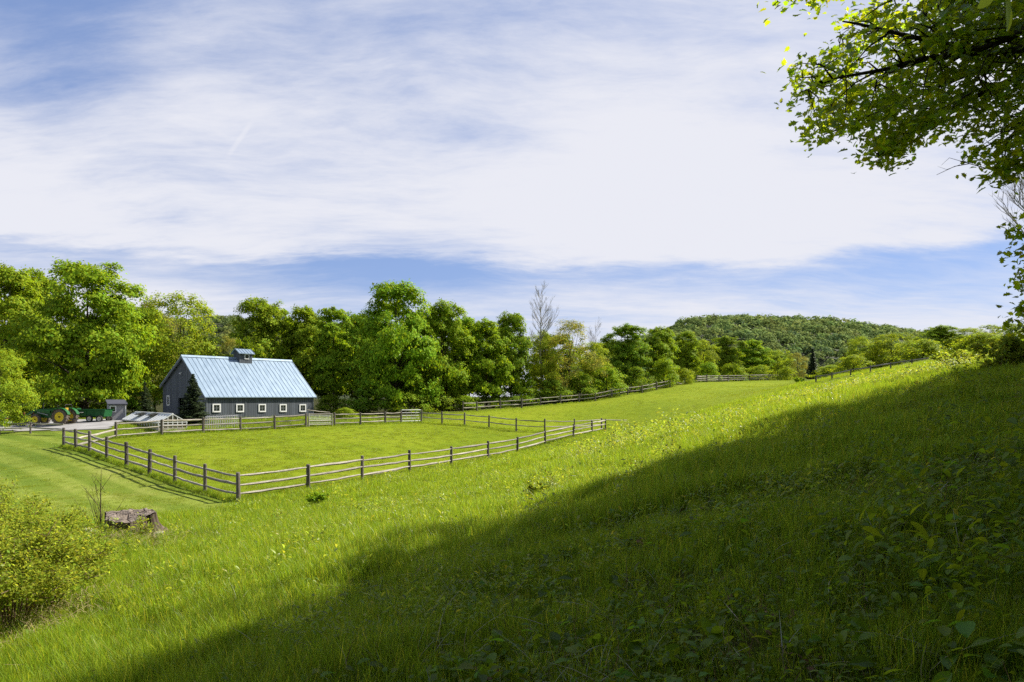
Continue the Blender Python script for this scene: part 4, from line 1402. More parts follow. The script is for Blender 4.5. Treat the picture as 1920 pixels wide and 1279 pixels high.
# understory along the wood edge
for (k, px, d, top, w_, lb) in [
    ('bush3', 250, 84, 728, 70, 'dark shrub at the wood edge left of the barn'),
    ('bush3', 20, 74, 745, 90, 'dark shrub behind the hay wagon'),
    ('bush3', 110, 80, 738, 110, 'dark shrub under the largest maple behind the tractor'),
    ('bush3', 185, 80, 740, 90, 'dark shrub under the largest maple behind the trailer'),
    ('bush1', 622, 84, 742, 60, 'green shrub beside the right corner of the barn'),
    ('bush2', 648, 74.5, 764, 42, 'small bright shrub behind the paddock fence by the barn'),
    ('bush3', 690, 84, 728, 90, 'dark shrub under the wood edge left of the tallest trunk'),
    ('bush1', 755, 84, 735, 80, 'green shrub at the foot of the tallest tree'),
    ('bush3', 810, 88, 725, 90, 'dark shrub behind the metal gate'),
    ('bush1', 872, 89, 742, 60, 'bright shrub at the start of the upper field fence'),
    ('bush1', 850, 93, 705, 60, 'high leafy shrub under the broad shoulder tree'),
    ('bush3', 925, 95, 730, 80, 'dark shrub below the bright green tree'),
    ('bush1', 985, 97, 725, 70, 'green shrub at the foot of the tall bare tree'),
    ('bush3', 1035, 99, 712, 70, 'dark shrub between the bare tree and the brownish tree'),
    ('bush1', 1090, 101, 700, 70, 'green shrub below the brownish tree'),
    ('bush1', 1140, 103, 690, 70, 'leafy shrub below the yellow green tree by the upper fence'),
    ('bush3', 1190, 108, 690, 60, 'dark shrub below the left one of the dark pair'),
    ('bush1', 1247, 112, 674, 52, 'rounded bright shrub where the upper field fence ends'),
    ('bush2', 1285, 117, 690, 36, 'small pale shrub hiding the gap in the upper fence'),
    ('bush1', 1325, 132, 680, 46, 'rounded green shrub behind the distant fence left part'),
    ('bush1', 1375, 137, 682, 50, 'green shrub behind the middle of the distant fence'),
    ('bush2', 1425, 141, 684, 52, 'pale green shrub behind the right part of the distant fence'),
    ('bush2', 1475, 137, 688, 34, 'small round pale shrub at the right end of the distant fence'),
    ('bush2', 1560, 100, 684, 60, 'yellow green shrub left of the rail on the skyline'),
    ('yellow1', 1612, 112, 630, 64, 'yellowish tree between the dark conifer and the large bright shrub'),
    ('bush2', 1600, 92, 665, 60, 'low bright shrub just behind the middle of the skyline rail'),
    ('yellow1', 1672, 104, 624, 86, 'large rounded bright yellow green tree on the right skyline'),
    ('wood3', 1642, 108, 645, 44, 'slim dark tree between the two yellow green skyline trees'),
    ('maple2', 1762, 102, 611, 76, 'dark green tree on the right skyline behind the end of the rail'),
    ('bush2', 1728, 92, 636, 90, 'pale shrub in front of the dark green skyline tree'),
    ('yellow1', 1815, 100, 614, 84, 'thin yellow green tree right of the dark green skyline tree'),
    ('yellow1', 1856, 92, 608, 44, 'small upright green tree near the right end of the skyline'),
    ('bush2', 1845, 66, 624, 130, 'pale leafy shrub on the crest of the right hand slope'),
    ('bush2', 1900, 54, 606, 70, 'green shrub at the right edge on the crest of the slope'),
    ]:
    T(k, 'shrub' if k.startswith('bush') else 'maple_tree', lb, px, d, top, w_, cat='shrub' if k.startswith('bush') else 'tree')
spruce('dark green spruce growing against the near gable of the barn', 362, 62.5, 700, 70, leaves=34000, size=.07)
spruce('small dark spruce left of the barn behind the greenhouse', 272, 73, 716, 44, leaves=9000, size=.07)
spruce('little blue spruce at the left edge beside the hay wagon', 3, 62, 768, 24, mat='needle_blue', leaves=4000, size=.05, name='spruce_tree')

# ------------------------------------------------------------------ woods on the far hills: one mass each
def hill_wood(hh, y0, ysp, xr, n, seed):
    r = np.random.default_rng(seed)
    Vs = []; Fs = []; Ts = []; base = 0
    xs = r.uniform(xr[0], xr[1], n); ys = r.uniform(y0-ysp*0.97, y0+ysp*0.30, n)
    zs = hh(xs, ys)
    for x, y, z in zip(xs, ys, zs):
        if z < -4: continue
        rad = r.uniform(2.6, 4.7); k = 90
        d = unit(r.normal(size=(k, 3))); d[:, 2] = np.abs(d[:, 2])*1.0-.15
        lob = 1+.22*np.sin(4*d[:, 0]+x)*np.sin(4*d[:, 1]+y)
        C = np.array([x, y, z+rad*.8])+d*(rad*r.uniform(.8, 1.05, k)*lob)[:, None]
        global rng
        old = rng; rng = r
        V, F = leaf_quads(C, d*.9+np.array([0, 0, .4])+r.normal(0, .3, (k, 3)), r.uniform(.5, 1.0, k), .8, .1)
        rng = old
        v = r.normal(0, .13); yv = r.normal(.0, .07)
        tcol = np.array([1+v+yv, 1+v, 1+v-yv*.3]) if r.random() > .05 else np.array([.62, .72, .95])*(.8+.3*r.random())
        Vs.append(V); Fs.append(F+base); base += len(V)
        Ts.append(np.clip(np.tile(tcol, (len(V), 1))*np.repeat(r.uniform(.85, 1.15, (k, 1)), 4, 0), .2, 2))
    o = link('hillside_wood', np_mesh('hillside_wood', np.concatenate(Vs), np.concatenate(Fs), M['leaf_far'], np.concatenate(Ts)))
    return o
o = hill_wood(*HILLS[0], 3300, 5); tag(o, 'dense mixed green wood covering the far rounded hill', 'wood', kind='stuff')
o = hill_wood(*HILLS[1], 1300, 6); tag(o, 'grey green wooded rise far behind the barn', 'wood', kind='stuff')
bare_tree('pale leafless tree behind the right edge of the view', 1990, 26, 318, 190, seed=14, r0=.12, clear=.45, forks=8)
# ------------------------------------------------------------------ grass and low growth
def blade_tuft(name, nb, spread, hgt, wid, mat, seed, bend=0.5, segs=3, dry=0.0):
    """a tuft of curved tapering blades (never linked to the scene itself)"""
    r = np.random.default_rng(seed)
    V = []; F = []; Tn = []; base = 0
    for i in range(nb):
        a = r.uniform(0, 6.28); q = spread*math.sqrt(r.random())
        x, y = q*math.cos(a), q*math.sin(a)
        h = hgt*r.uniform(.45, 1.15); wv = wid*r.uniform(.6, 1.3)
        ba = r.uniform(0, 6.28); bd = bend*h*r.uniform(.15, 1.1)
        fa = ba+math.pi/2+r.normal(0, .4)
        sx, sy = math.cos(fa), math.sin(fa)
        for k in range(segs+1):
            t = k/segs
            cx = x+math.cos(ba)*bd*t**2; cy = y+math.sin(ba)*bd*t**2; cz = h*(t-.18*bend*t*t*(bd/h if h else 0))-.02
            ww = wv*(1-t**1.6)*.5+.0004
            V += [(cx-sx*ww, cy-sy*ww, cz), (cx+sx*ww, cy+sy*ww, cz)]
        for k in range(segs):
            b = base+2*k
            F.append((b, b+1, b+3, b+2))
        base += 2*(segs+1)
        v = float(np.clip(r.normal(1, .25), .45, 1.7)); yv = r.normal(.03, .13)
        c = (v*(1+yv), v, v*(1-yv*.5))
        if r.random() < dry: c = (2.1*v, 1.35*v, 2.2*v)
        Tn += [c]*(2*(segs+1))
    me = np_mesh(name, np.array(V), np.array(F), mat, np.array(Tn))
    return bpy.data.objects.new(name, me)

def leaf_tuft(name, nl, spread, hgt, size, mat, seed, asp=.5, stem=True):
    """low broad-leaved sprig: leaves of several quads on thin stalks"""
    r = np.random.default_rng(seed)
    V = []; F = []; Tn = []; base = 0
    for i in range(nl):
        a = r.uniform(0, 6.28); q = spread*math.sqrt(r.random())
        p = np.array([q*math.cos(a), q*math.sin(a), hgt*r.uniform(.25, 1.0)])
        L = size*r.uniform(.6, 1.3)
        b = r.uniform(0, 6.28); tilt = r.uniform(-.5, .6)
        d = np.array([math.cos(b)*math.cos(tilt), math.sin(b)*math.cos(tilt), math.sin(tilt)])
        s = np.array([-math.sin(b), math.cos(b), r.normal(0, .3)]); s /= np.linalg.norm(s)
        up = np.cross(d, s)
        for k in range(5):
            t = k/4
            wv = L*asp*.5*math.sin(math.pi*(.06+.92*t))**.8
            c = p+d*L*t-np.array([0, 0, .35*L*t*t])
            V += [tuple(c-s*wv+up*wv*.25), tuple(c+up*0), tuple(c+s*wv+up*wv*.25)]
        for k in range(4):
            o = base+3*k
            F += [(o, o+1, o+4, o+3), (o+1, o+2, o+5, o+4)]
        base += 15
        v = float(np.clip(r.normal(1, .18), .6, 1.5)); yv = r.normal(.03, .12)
        Tn += [(v*(1+yv), v, v*(1-yv*.5))]*15
    me = np_mesh(name, np.array(V), np.array(F), mat, np.array(Tn))
    return bpy.data.objects.new(name, me)

def scatter(name, pts, scl, protos, label, cat, tilt=.12):
    """one ground-cover object: tufts set on its own points by a geometry-node tree"""
    n = len(pts)
    me = bpy.data.meshes.new(name)
    me.vertices.add(n)
    me.vertices.foreach_set('co', np.asarray(pts, np.float32).ravel())
    a = me.attributes.new('size', 'FLOAT', 'POINT'); a.data.foreach_set('value', np.asarray(scl, np.float32))
    rot = np.stack([rng.normal(0, tilt, n), rng.normal(0, tilt, n), rng.uniform(0, 6.28, n)], 1).astype(np.float32)
    a = me.attributes.new('turn', 'FLOAT_VECTOR', 'POINT'); a.data.foreach_set('vector', rot.ravel())
    a = me.attributes.new('pick', 'INT', 'POINT'); a.data.foreach_set('value', rng.integers(0, len(protos), n).astype(np.int32))
    o = link(name, me)
    tag(o, label, cat, kind='stuff')
    c = bpy.data.collections.new(name+'_tufts')
    for p in protos:
        if p.name not in c.objects: c.objects.link(p)
    g = bpy.data.node_groups.new(name, 'GeometryNodeTree')
    g.interface.new_socket('Geometry', in_out='INPUT', socket_type='NodeSocketGeometry')
    g.interface.new_socket('Geometry', in_out='OUTPUT', socket_type='NodeSocketGeometry')
    gi = g.nodes.new('NodeGroupInput'); go = g.nodes.new('NodeGroupOutput')
    ci = g.nodes.new('GeometryNodeCollectionInfo')
    ci.inputs['Collection'].default_value = c
    ci.inputs['Separate Children'].default_value = True
    ci.inputs['Reset Children'].default_value = True
    ip = g.nodes.new('GeometryNodeInstanceOnPoints')
    def attr(nm, typ):
        q = g.nodes.new('GeometryNodeInputNamedAttribute'); q.data_type = typ
        q.inputs['Name'].default_value = nm
        return next(s for s in q.outputs if s.enabled and s.name == 'Attribute')
    g.links.new(gi.outputs[0], ip.inputs['Points'])
    g.links.new(ci.outputs[0], ip.inputs['Instance'])
    ip.inputs['Pick Instance'].default_value = True
    g.links.new(attr('pick', 'INT'), ip.inputs['Instance Index'])
    g.links.new(attr('turn', 'FLOAT_VECTOR'), ip.inputs['Rotation'])
    g.links.new(attr('size', 'FLOAT'), ip.inputs['Scale'])
    g.links.new(ip.outputs[0], go.inputs[0])
    md = o.modifiers.new('tufts', 'NODES'); md.node_group = g
    return o

def fan(n, r0, r1, half=52, power=1.0):
    """random plan points in front of the camera; density falls off with distance"""
    a = np.radians(rng.uniform(-half, half, n))
    u = rng.random(n)
    if power == 1.0:
        r = r0*(r1/r0)**u
    else:
        k = 2-power
        r = (r0**k+(r1**k-r0**k)*u)**(1/k)
    return r*np.sin(a), r*np.cos(a), r

def rough_zone(x, y):
    return (poly_sd(x, y, PADDOCK) < -0.02) & (poly_sd(x, y, LAWN) < -0.25) & (poly_sd(x, y, DRIVE) < -.3)

def blotch(x, y, s, ph=0.0):
    return (np.sin(x*s+ph+1.3*np.sin(y*s*.7))*np.sin(y*s*1.1+ph*2+1.1*np.sin(x*s*.6)))*.5+.5

def place(x, y, dz=0.0):
    r = np.hypot(x, y)
    near = 1-sstep(r, 45, 80)
    return np.stack([x, y, H(x, y)+hill_bumps(x, y)*near+dz], 1)

near_t = [blade_tuft('grass_blades', 52, .14, .29, .0050, M['grass'], 20+i, .5, 4, .05) for i in range(6)]
mid_t = [blade_tuft('grass_blades', 56, .24, .32, .0075, M['grass'], 40+i, .5, 3, .05) for i in range(6)]
far_t = [blade_tuft('grass_blades', 52, .42, .32, .015, M['grass'], 60+i, .5, 2, .04) for i in range(5)]

x, y, r = fan(18000, 1.6, 10, 54, 1.1)
shade = sstep(x-(-3.0+.62*(y-5.8)), 1.0, 5.0)          # thinner, shorter growth under the trees
bl = blotch(x, y, 1.1)*.6+blotch(x, y, 2.9, 2.0)*.4
keep = rough_zone(x, y) & (rng.random(len(x)) < (1-.60*shade)*(.35+.85*bl))
scatter('tall_grass', place(x[keep], y[keep]), (rng.uniform(.6, 1.15, keep.sum()))*(.62+.55*bl[keep])*(1-.25*shade[keep]), near_t,
        'tall fresh green grass on the near slope', 'grass')
x, y, r = fan(26000, 9, 26, 52, 1.25)
bl = blotch(x, y, .6)*.6+blotch(x, y, 1.9, 2.0)*.4
shade = sstep(x-(-3.0+.62*(y-5.8)), 1.0, 6.0)
keep = rough_zone(x, y) & (rng.random(len(x)) < (.45+.7*bl)*(1-.3*shade))
scatter('tall_grass', place(x[keep], y[keep]), rng.uniform(.6, 1.15, keep.sum())*(.65+.5*bl[keep]), mid_t, 'tall grass on the middle of the slope below the trees', 'grass')
x, y, r = fan(38000, 24, 92, 46, 1.35)
up = poly_sd(x, y, UPPER)
bl = blotch(x, y, .35)*.6+blotch(x, y, 1.1, 2.0)*.4
keep = rough_zone(x, y) & (poly_sd(x, y, WOOD) < -1) & (rng.random(len(x)) < (.4+.6*bl)) & (up < 2.5)
sc_ = rng.uniform(.6, 1.15, keep.sum())*(.65+.45*bl[keep])*np.where(up[keep] > -1.0, .45, 1.0)
scatter('tall_grass', place(x[keep], y[keep]), sc_, far_t, 'tall grass on the far part of the slope up to the skyline', 'grass')

# dead straw lying among the green
dry_t = [blade_tuft('dry_blades', 16, .22, .26, .005, M['grass_dry'], 80+i, 1.5, 4) for i in range(4)]
x, y, r = fan(5000, 2.0, 30, 52, 1.15)
bl = blotch(x, y, .8, 4.0)
keep = rough_zone(x, y) & (rng.random(len(x)) < bl*1.2-.25)
scatter('dry_grass', place(x[keep], y[keep]), rng.uniform(.5, 1.2, keep.sum()), dry_t, 'thin dead straw among the green slope grass', 'dry grass', .4)

# cropped turf in the paddock, on the lawn and on the upper field
mown_t = [blade_tuft('turf_blades', 60, .34, .075, .012, M['grass_mown'], 100+i, .8, 2) for i in range(5)]
x, y, r = fan(9000, 24, 64, 46, 1.3)
keep = (poly_sd(x, y, LAWN) > -.2)
scatter('mown_grass', place(x[keep], y[keep]), rng.uniform(.5, 1.0, keep.sum()), mown_t, 'mown lawn grass left of the paddock fence', 'grass', .05)
x, y, r = fan(30000, 29, 78, 40, 1.3)
keep = (poly_sd(x, y, PADDOCK) > 0)
scatter('pasture_grass', place(x[keep], y[keep]), rng.uniform(.5, 1.1, keep.sum())*(.7+.6*blotch(x, y, .4)[keep]), mown_t, 'short yellow green grass inside the paddock', 'grass', .05)
x, y, r = fan(26000, 56, 145, 32, 1.5)
keep = (poly_sd(x, y, UPPER) > -1)
scatter('pasture_grass', place(x[keep], y[keep]), rng.uniform(.5, 1.1, keep.sum())*(.7+.6*blotch(x, y, .3)[keep]), mown_t, 'bright green grass of the upper field below the wood', 'grass', .05)
# unmown grass along the fence feet
def along(pts, n, wid):
    P = np.array([pl(*q) for q in pts]); k = rng.integers(0, len(P)-1, n); t = rng.random((n, 1))
    q = P[k]*(1-t)+P[k+1]*t+rng.normal(0, wid, (n, 2))
    return q[:, 0], q[:, 1]
x1, y1 = along([(119,47),(237,39.4),(447,30.5)], 700, .16)
x2, y2 = along([(447,30.5),(679,38),(846,47),(970,56),(1135,74)], 900, .25)
x3, y3 = along([(217,52),(381,57),(515,62),(676,68),(790,73.5)], 500, .25)
x4, y4 = along([(868,84),(1051,95),(1147,100),(1256,112)], 500, .35)
x5, y5 = along([(790,73.5),(917,69),(1021,67),(1128,75)], 400, .25)
x = np.concatenate([x1, x2, x3, x4, x5]); y = np.concatenate([y1, y2, y3, y4, y5])
scatter('fence_grass', place(x, y), rng.uniform(.3, .75, len(x)), mid_t, 'longer grass left standing along the feet of the fences', 'grass')

# low broad-leaved weeds, mostly under the trees
weed_s = [leaf_tuft('weed_leaves', 20, .15, .18, .05, M['leaf_weed'], 200+i, .55) for i in range(5)]
weed_b = [leaf_tuft('weed_leaves', 9, .12, .20, .085, M['leaf_weed'], 220+i, .62) for i in range(4)]
x, y, r = fan(8500, 2.2, 20, 54, 1.1)
shade = sstep(x-(-3.0+.62*(y-5.8)), -1.0, 5.0)
bl = blotch(x, y, 1.3, 1.0)
keep = rough_zone(x, y) & (rng.random(len(x)) < (.08+.75*shade)*(.25+.9*bl))
scatter('weed_cover', place(x[keep], y[keep]), rng.uniform(.45, 1.2, keep.sum()), weed_s, 'small leaved weeds creeping through the shaded slope grass', 'weeds', .2)
x, y, r = fan(1900, 2.6, 16, 54, 1.0)
shade = sstep(x-(-3.0+.62*(y-5.8)), 0.5, 4.0)
keep = rough_zone(x, y) & (rng.random(len(x)) < .55*shade*(.2+blotch(x, y, 1.7, 3.0)))
scatter('weed_cover', place(x[keep], y[keep]), rng.uniform(.55, 1.2, keep.sum()), weed_b, 'larger broad leaves standing in the shade at the right', 'weeds', .2)
weed_t = [leaf_tuft('weed_leaves', 46, .30, .75, .085, M['leaf_weed'], 320+i, .5) for i in range(4)]
x, y, r = fan(420, 3.6, 24, 44, 1.0)
side = sstep(x/np.maximum(y, .1), .30, .72)
keep = rough_zone(x, y) & (rng.random(len(x)) < side*.8+.05) & (x > -3+.62*(y-5.8)+1.5)
scatter('weed_cover', place(x[keep], y[keep]), rng.uniform(.4, 1.0, keep.sum())*(.5+.6*side[keep]), weed_t, 'taller leafy weeds and seedlings at the right of the shaded slope', 'weeds', .15)
# yellow-green sprigs catching the sun on the slope
weed_y = [leaf_tuft('sprig_leaves', 40, .26, .50, .075, M['leaf_shrub'], 240+i, .4) for i in range(4)]
x, y, r = fan(620, 9, 75, 46, 1.2)
edge = np.abs(x-(-3.2+.60*(y-5.8)))
keep = rough_zone(x, y) & (rng.random(len(x)) < np.where(edge < 2.5, .75, .16)) & (poly_sd(x, y, UPPER) < -2)
scatter('sprig_cover', place(x[keep], y[keep]), rng.uniform(.5, 1.15, keep.sum()), weed_y, 'pale leafy sprigs scattered through the sunlit slope', 'weeds', .15)
# small mixed herbs in the open grass
herb = [leaf_tuft('herb_leaves', 26, .22, .26, .045, M['leaf_shrub'], 300+i, .42) for i in range(4)]
x, y, r = fan(5200, 5, 48, 50, 1.3)
bl = blotch(x, y, .9, 6.0)
keep = rough_zone(x, y) & (rng.random(len(x)) < bl**2*.9) & (poly_sd(x, y, UPPER) < -2)
scatter('herb_cover', place(x[keep], y[keep]), rng.uniform(.5, 1.3, keep.sum())*(1+r[keep]/45), herb, 'small pale herbs mixed into the slope grass', 'weeds', .2)
# knee-high weeds standing out of the grass
weed_k = [leaf_tuft('sprig_leaves', 60, .34, .85, .11, M['leaf_shrub'], 340+i, .42) for i in range(4)]
xa, ya = along([(1085,31),(1130,27),(1190,23.5),(1290,20.5)], 26, .7)
xb, yb = along([(560,17),(760,20),(980,17),(1040,14.5)], 12, 1.6)
xc, yc = along([(1240,15),(1420,11),(1600,12),(1760,10)], 22, 1.5)
xd, yd = along([(380,14),(700,30),(1000,38),(1180,44)], 26, 2.2)
xe, ye = along([(640,8.2),(860,7.2),(1150,6.6),(1500,6.0),(1750,6.5)], 18, .8)
x = np.concatenate([xa, xb, xc, xd, xe]); y = np.concatenate([ya, yb, yc, yd, ye])
scatter('sprig_cover', place(x, y), np.concatenate([rng.uniform(.7, 1.35, len(xa)), rng.uniform(.4, .8, len(xb)), rng.uniform(.35, .75, len(xc)), rng.uniform(.5, 1.0, len(xd)), rng.uniform(.25, .5, len(xe))]), weed_k, 'knee high pale weeds standing out of the slope grass', 'weeds', .12)
# leafy sprigs where the sun strikes the crest and the edge of the shadow
xa, ya = along([(1240,36),(1400,31),(1520,27),(1650,25),(1780,26),(1885,28)], 320, 1.4)
xb, yb = along([(1085,30),(1130,26),(1190,23)], 46, .8)
xc, yc = along([(1000,17),(1030,15.5)], 10, .5)
x = np.concatenate([xa, xb, xc]); y = np.concatenate([ya, yb, yc])
scatter('sprig_cover', place(x, y), rng.uniform(.5, 1.2, len(x)), weed_y, 'bright leafy sprigs along the sunlit crest and shadow edge', 'weeds', .15)
# fallen leaves and bare litter under the trees
lit_t = [leaf_tuft('litter_leaves', 10, .18, .02, .07, plain('dead_leaf', (.16, .085, .045), .9, var=.45, scale=30), 260+i, .6) for i in range(3)]
x, y, r = fan(1500, 2.4, 16, 54, 1.0)
keep = rough_zone(x, y) & (rng.random(len(x)) < .8*blotch(x, y, 1.9, 5.0)**2)
scatter('leaf_litter', place(x[keep], y[keep], .01), rng.uniform(.5, 1.3, keep.sum()), lit_t, 'brown fallen leaves lying between the grass', 'leaf litter', .1)
# ------------------------------------------------------------------ near bushes, stump, stones
def shrub(label, px, d, top, width, leaves, lsize, mat='leaf_shrub', seed=1, name='shrub', stems=16, brown=True, depth=1.0, cat='shrub', low=.25):
    """many thin stems fanning from the ground with small leaves along their upper parts"""
    r = np.random.default_rng(seed)
    p = gp(px, d, -.03)
    Ht = (HOR-top)/FPX*d-p.z
    W_ = width/FPX*d/2
    t = thing(name, label, cat, p)
    st = MB(); tips = []
    for i in range(stems):
        a = r.uniform(0, 6.28); q = math.sqrt(r.random())
        e = Vector((math.cos(a)*q*W_, math.sin(a)*q*W_*depth, Ht*(1-.45*q**2)*r.uniform(.8, 1.02)))
        b = Vector((e.x*.28+r.normal(0, .03), e.y*.28+r.normal(0, .03), 0))
        m = b.lerp(e, .55)+Vector((e.x*-.08, e.y*-.08, Ht*.10))
        rr = .004+.006*Ht
        st.tube([b, b.lerp(m, .5), m, e], [rr, rr*.8, rr*.6, rr*.25], 4, cap=False)
        for k in range(7):
            f = r.uniform(low, 1)
            s = m.lerp(e, (f-.5)*2) if f > .5 else b.lerp(m, f*2)
            dd = Vector((r.normal(0, 1), r.normal(0, 1), r.uniform(.0, 1.0))).normalized()*Ht*r.uniform(.12, .26)
            st.tube([s, s+dd], [rr*.4, rr*.15], 3, cap=False)
            tips.append((s, s+dd))
    st.build('stems', M['stem_brown'] if brown else M['twig'], t)
    k = max(4, leaves//len(tips))
    C = []; Nn = []
    for s, e in tips:
        f = r.uniform(.15, 1.1, k)[:, None]
        q = np.array(s)*(1-f)+np.array(e)*f+r.normal(0, .035*Ht, (k, 3))
        C.append(q); Nn.append(np.tile([0, 0, .9], (k, 1))+r.normal(0, .7, (k, 3)))
    C = np.concatenate(C); Nn = np.concatenate(Nn)
    ok = C[:, 2] > .03
    C, Nn = C[ok], Nn[ok]
    V, F = leaf_quads(C, Nn, lsize*r.uniform(.6, 1.4, len(C)), .5, .2)
    link('leaves', np_mesh('leaves', V, F, M[mat], tints(len(C), 4, .2, .12)), t)
    return t

shrub('large yellow green shrub with brown stems in the bottom left corner', 20, 9.6, 985, 380, 19000, .026, seed=3, stems=70, low=.40)
shrub('rounded yellow green shrub right of the corner shrub below the tree stump', 118, 12.0, 1000, 160, 8000, .027, seed=4, stems=36, low=.3)
shrub('loose yellow green shrub above the corner shrub against the mown lawn', 50, 13.5, 935, 240, 10000, .028, seed=5, stems=40, low=.3)
shrub('taller thin shrub at the left edge reaching over the lawn', -25, 15, 890, 160, 4500, .028, seed=6, stems=20, low=.2)
shrub('small dark leafed bush in the grass below the front fence', 597, 25, 918, 42, 1400, .045, 'leaf_green', 7, stems=14, low=.1)
shrub('little yellow leafed sapling standing at the shadow edge', 1118, 21, 862, 46, 700, .055, 'leaf_shrub', 8, stems=8, low=.1)
shrub('pale weedy sprig at the shadow edge left of the sapling', 1010, 14.5, 905, 62, 600, .040, 'leaf_shrub', 9, stems=9, low=.1)
shrub('leafy sprig growing in front of the tree stump', 268, 16.6, 965, 56, 420, .030, 'leaf_shrub', 10, stems=12, low=.1)
shrub('dark shrub clump at the right end of the upper field', 1498, 88, 706, 30, 900, .13, 'leaf_deep', 12, stems=12, low=.1)
shrub('bright bramble on the crest of the slope at the right', 1870, 20, 628, 150, 2400, .07, 'leaf_shrub', 14, stems=30, low=.1)
shrub('pale shrub catching the sun beneath the right skyline trees', 1800, 34, 655, 130, 2200, .08, 'leaf_shrub', 16, stems=22, low=.1)


def bare_sapling():
    p = gp(188, 17.7)
    t = thing('sapling', 'thin leafless sapling with fanned bare twigs beside the tree stump', 'sapling', p)
    b = MB(); rn = random.Random(4)
    Ht = (HOR-880)/FPX*17.7-p.z
    b.tube([(0,0,-.1),(.01,0,Ht*.4),(.0,.02,Ht*.7),(.03,0,Ht)], [.018,.014,.010,.004], 6)
    for i in range(26):
        a = rn.uniform(0, 6.28); L = Ht*rn.uniform(.35, .8); lean = rn.uniform(.25, .8)
        s = Vector((rn.uniform(-.08,.08), rn.uniform(-.08,.08), 0 if i < 16 else Ht*rn.uniform(.2,.7)))
        if i >= 16: L *= .45
        d = Vector((math.cos(a)*lean, math.sin(a)*lean, 1)).normalized()
        m = s+d*L*.5; e = s+d*L+Vector((math.cos(a)*.06, 0, .03))
        b.tube([s, m, e], [.008, .006, .002], 4, cap=False)
        for k in range(2):
            q = m.lerp(e, rn.random()); b.tube([q, q+Vector((rn.uniform(-.15,.15), rn.uniform(-.1,.1), rn.uniform(.05,.2)))], [.004, .0015], 3, cap=False)
    b.build('stems', M['twig'], t)
    C = np.array([[rn.uniform(-.25,.25), rn.uniform(-.2,.2), Ht*rn.uniform(.3,.85)] for _ in range(60)])
    V, F = leaf_quads(C, rng.normal(size=(60, 3))+[0,0,.6], .022, .5)
    link('leaves', np_mesh('leaves', V, F, M['leaf_shrub'], tints(60, 4)), t)
bare_sapling()

def stump():
    p = gp(243, 17.6, .02)
    t = thing('tree_stump', 'wide weathered tree stump with a cracked pale cut top above the lawn', 'stump', p)
    t.rotation_euler = (R(9), R(2), 0)
    r0 = .53; n = 60
    lev = [(-.25, 1.55), (0.0, 1.32), (.08, 1.17), (.2, 1.05), (.36, 1.0), (.50, .98)]
    rn = random.Random(2)
    b = MB()
    ph = [rn.uniform(0, 6.28) for _ in range(4)]
    for (z, s) in lev:
        for i in range(n):
            a = 2*math.pi*i/n
            lob = 1+.09*math.sin(3*a+ph[0])+.06*math.sin(5*a+ph[1])+.045*math.sin(11*a+ph[2])*(1.2-z)+.03*math.sin(23*a+ph[3])
            b.v.append((r0*s*lob*math.cos(a)*1.1, r0*s*lob*math.sin(a), z+(.012*math.sin(2*a+1)+.014*math.sin(7*a)+.012*math.sin(17*a) if z > .45 else 0)))
    for q in range(len(lev)-1):
        for i in range(n):
            j = (i+1) % n
            b.f.append((q*n+i, q*n+j, (q+1)*n+j, (q+1)*n+i))
    b.build('bark', bark('stump_bark', (.035, .026, .020), (.15, .115, .09), 7), t, False)
    c = MB()
    rings = 7
    for k in range(rings):
        f = 1-k/(rings-1)
        for i in range(n):
            a = 2*math.pi*i/n
            lob = 1+.09*math.sin(3*a+ph[0])+.06*math.sin(5*a+ph[1])+.045*math.sin(11*a+ph[2])*.7+.03*math.sin(23*a+ph[3])
            rr = r0*.975*lob*max(f, .02)
            z = .505+.012*math.sin(2*a+1)*f+.014*math.sin(7*a)*f*f+.012*math.sin(17*a)*f**4+.02*math.sin(9*a+k)*f*(1-f)*3+(.025 if k < 3 and math.sin(a*2+.4) > 0 else 0)
            c.v.append((rr*math.cos(a)*1.1, rr*math.sin(a), z))
    for q in range(rings-1):
        for i in range(n):
            j = (i+1) % n
            c.f.append((q*n+i, q*n+j, (q+1)*n+j, (q+1)*n+i))
    m, g = new_mat('stump_top')
    tt = g.n('ShaderNodeTexCoord')
    ln = g.n('ShaderNodeVectorMath', operation='LENGTH'); g.t.links.new(g.mapping(tt.outputs['Object'], scale=(1, 1, 0)), ln.inputs[0])
    nz = g.noise(tt.outputs['Object'], 5, 6, .7)
    rg = g.math('SINE', g.math('ADD', g.math('MULTIPLY', ln.outputs['Value'], 95), g.math('MULTIPLY', nz, 9)))
    cr = g.n('ShaderNodeTexVoronoi', feature='DISTANCE_TO_EDGE'); cr.inputs['Scale'].default_value = 3.2
    g.t.links.new(tt.outputs['Object'], cr.inputs['Vector'])
    crk = g.smooth(cr.outputs['Distance'], 0.0, .06, 0.0, 1.0)
    base = g.ramp(g.math('ADD', g.math('MULTIPLY', nz, .8), g.math('MULTIPLY', rg, .07)), [(.25, (.09, .072, .058)), (.5, (.225, .185, .155)), (.7, (.36, .305, .265))])
    cc = g.mix(crk, (.05, .035, .03), base)
    finish(g, principled(g, cc, .9, 0, .1, bump(g, g.math('ADD', crk, nz), .8, .03)))
    c.build('cut_top', m, t, False)
stump()

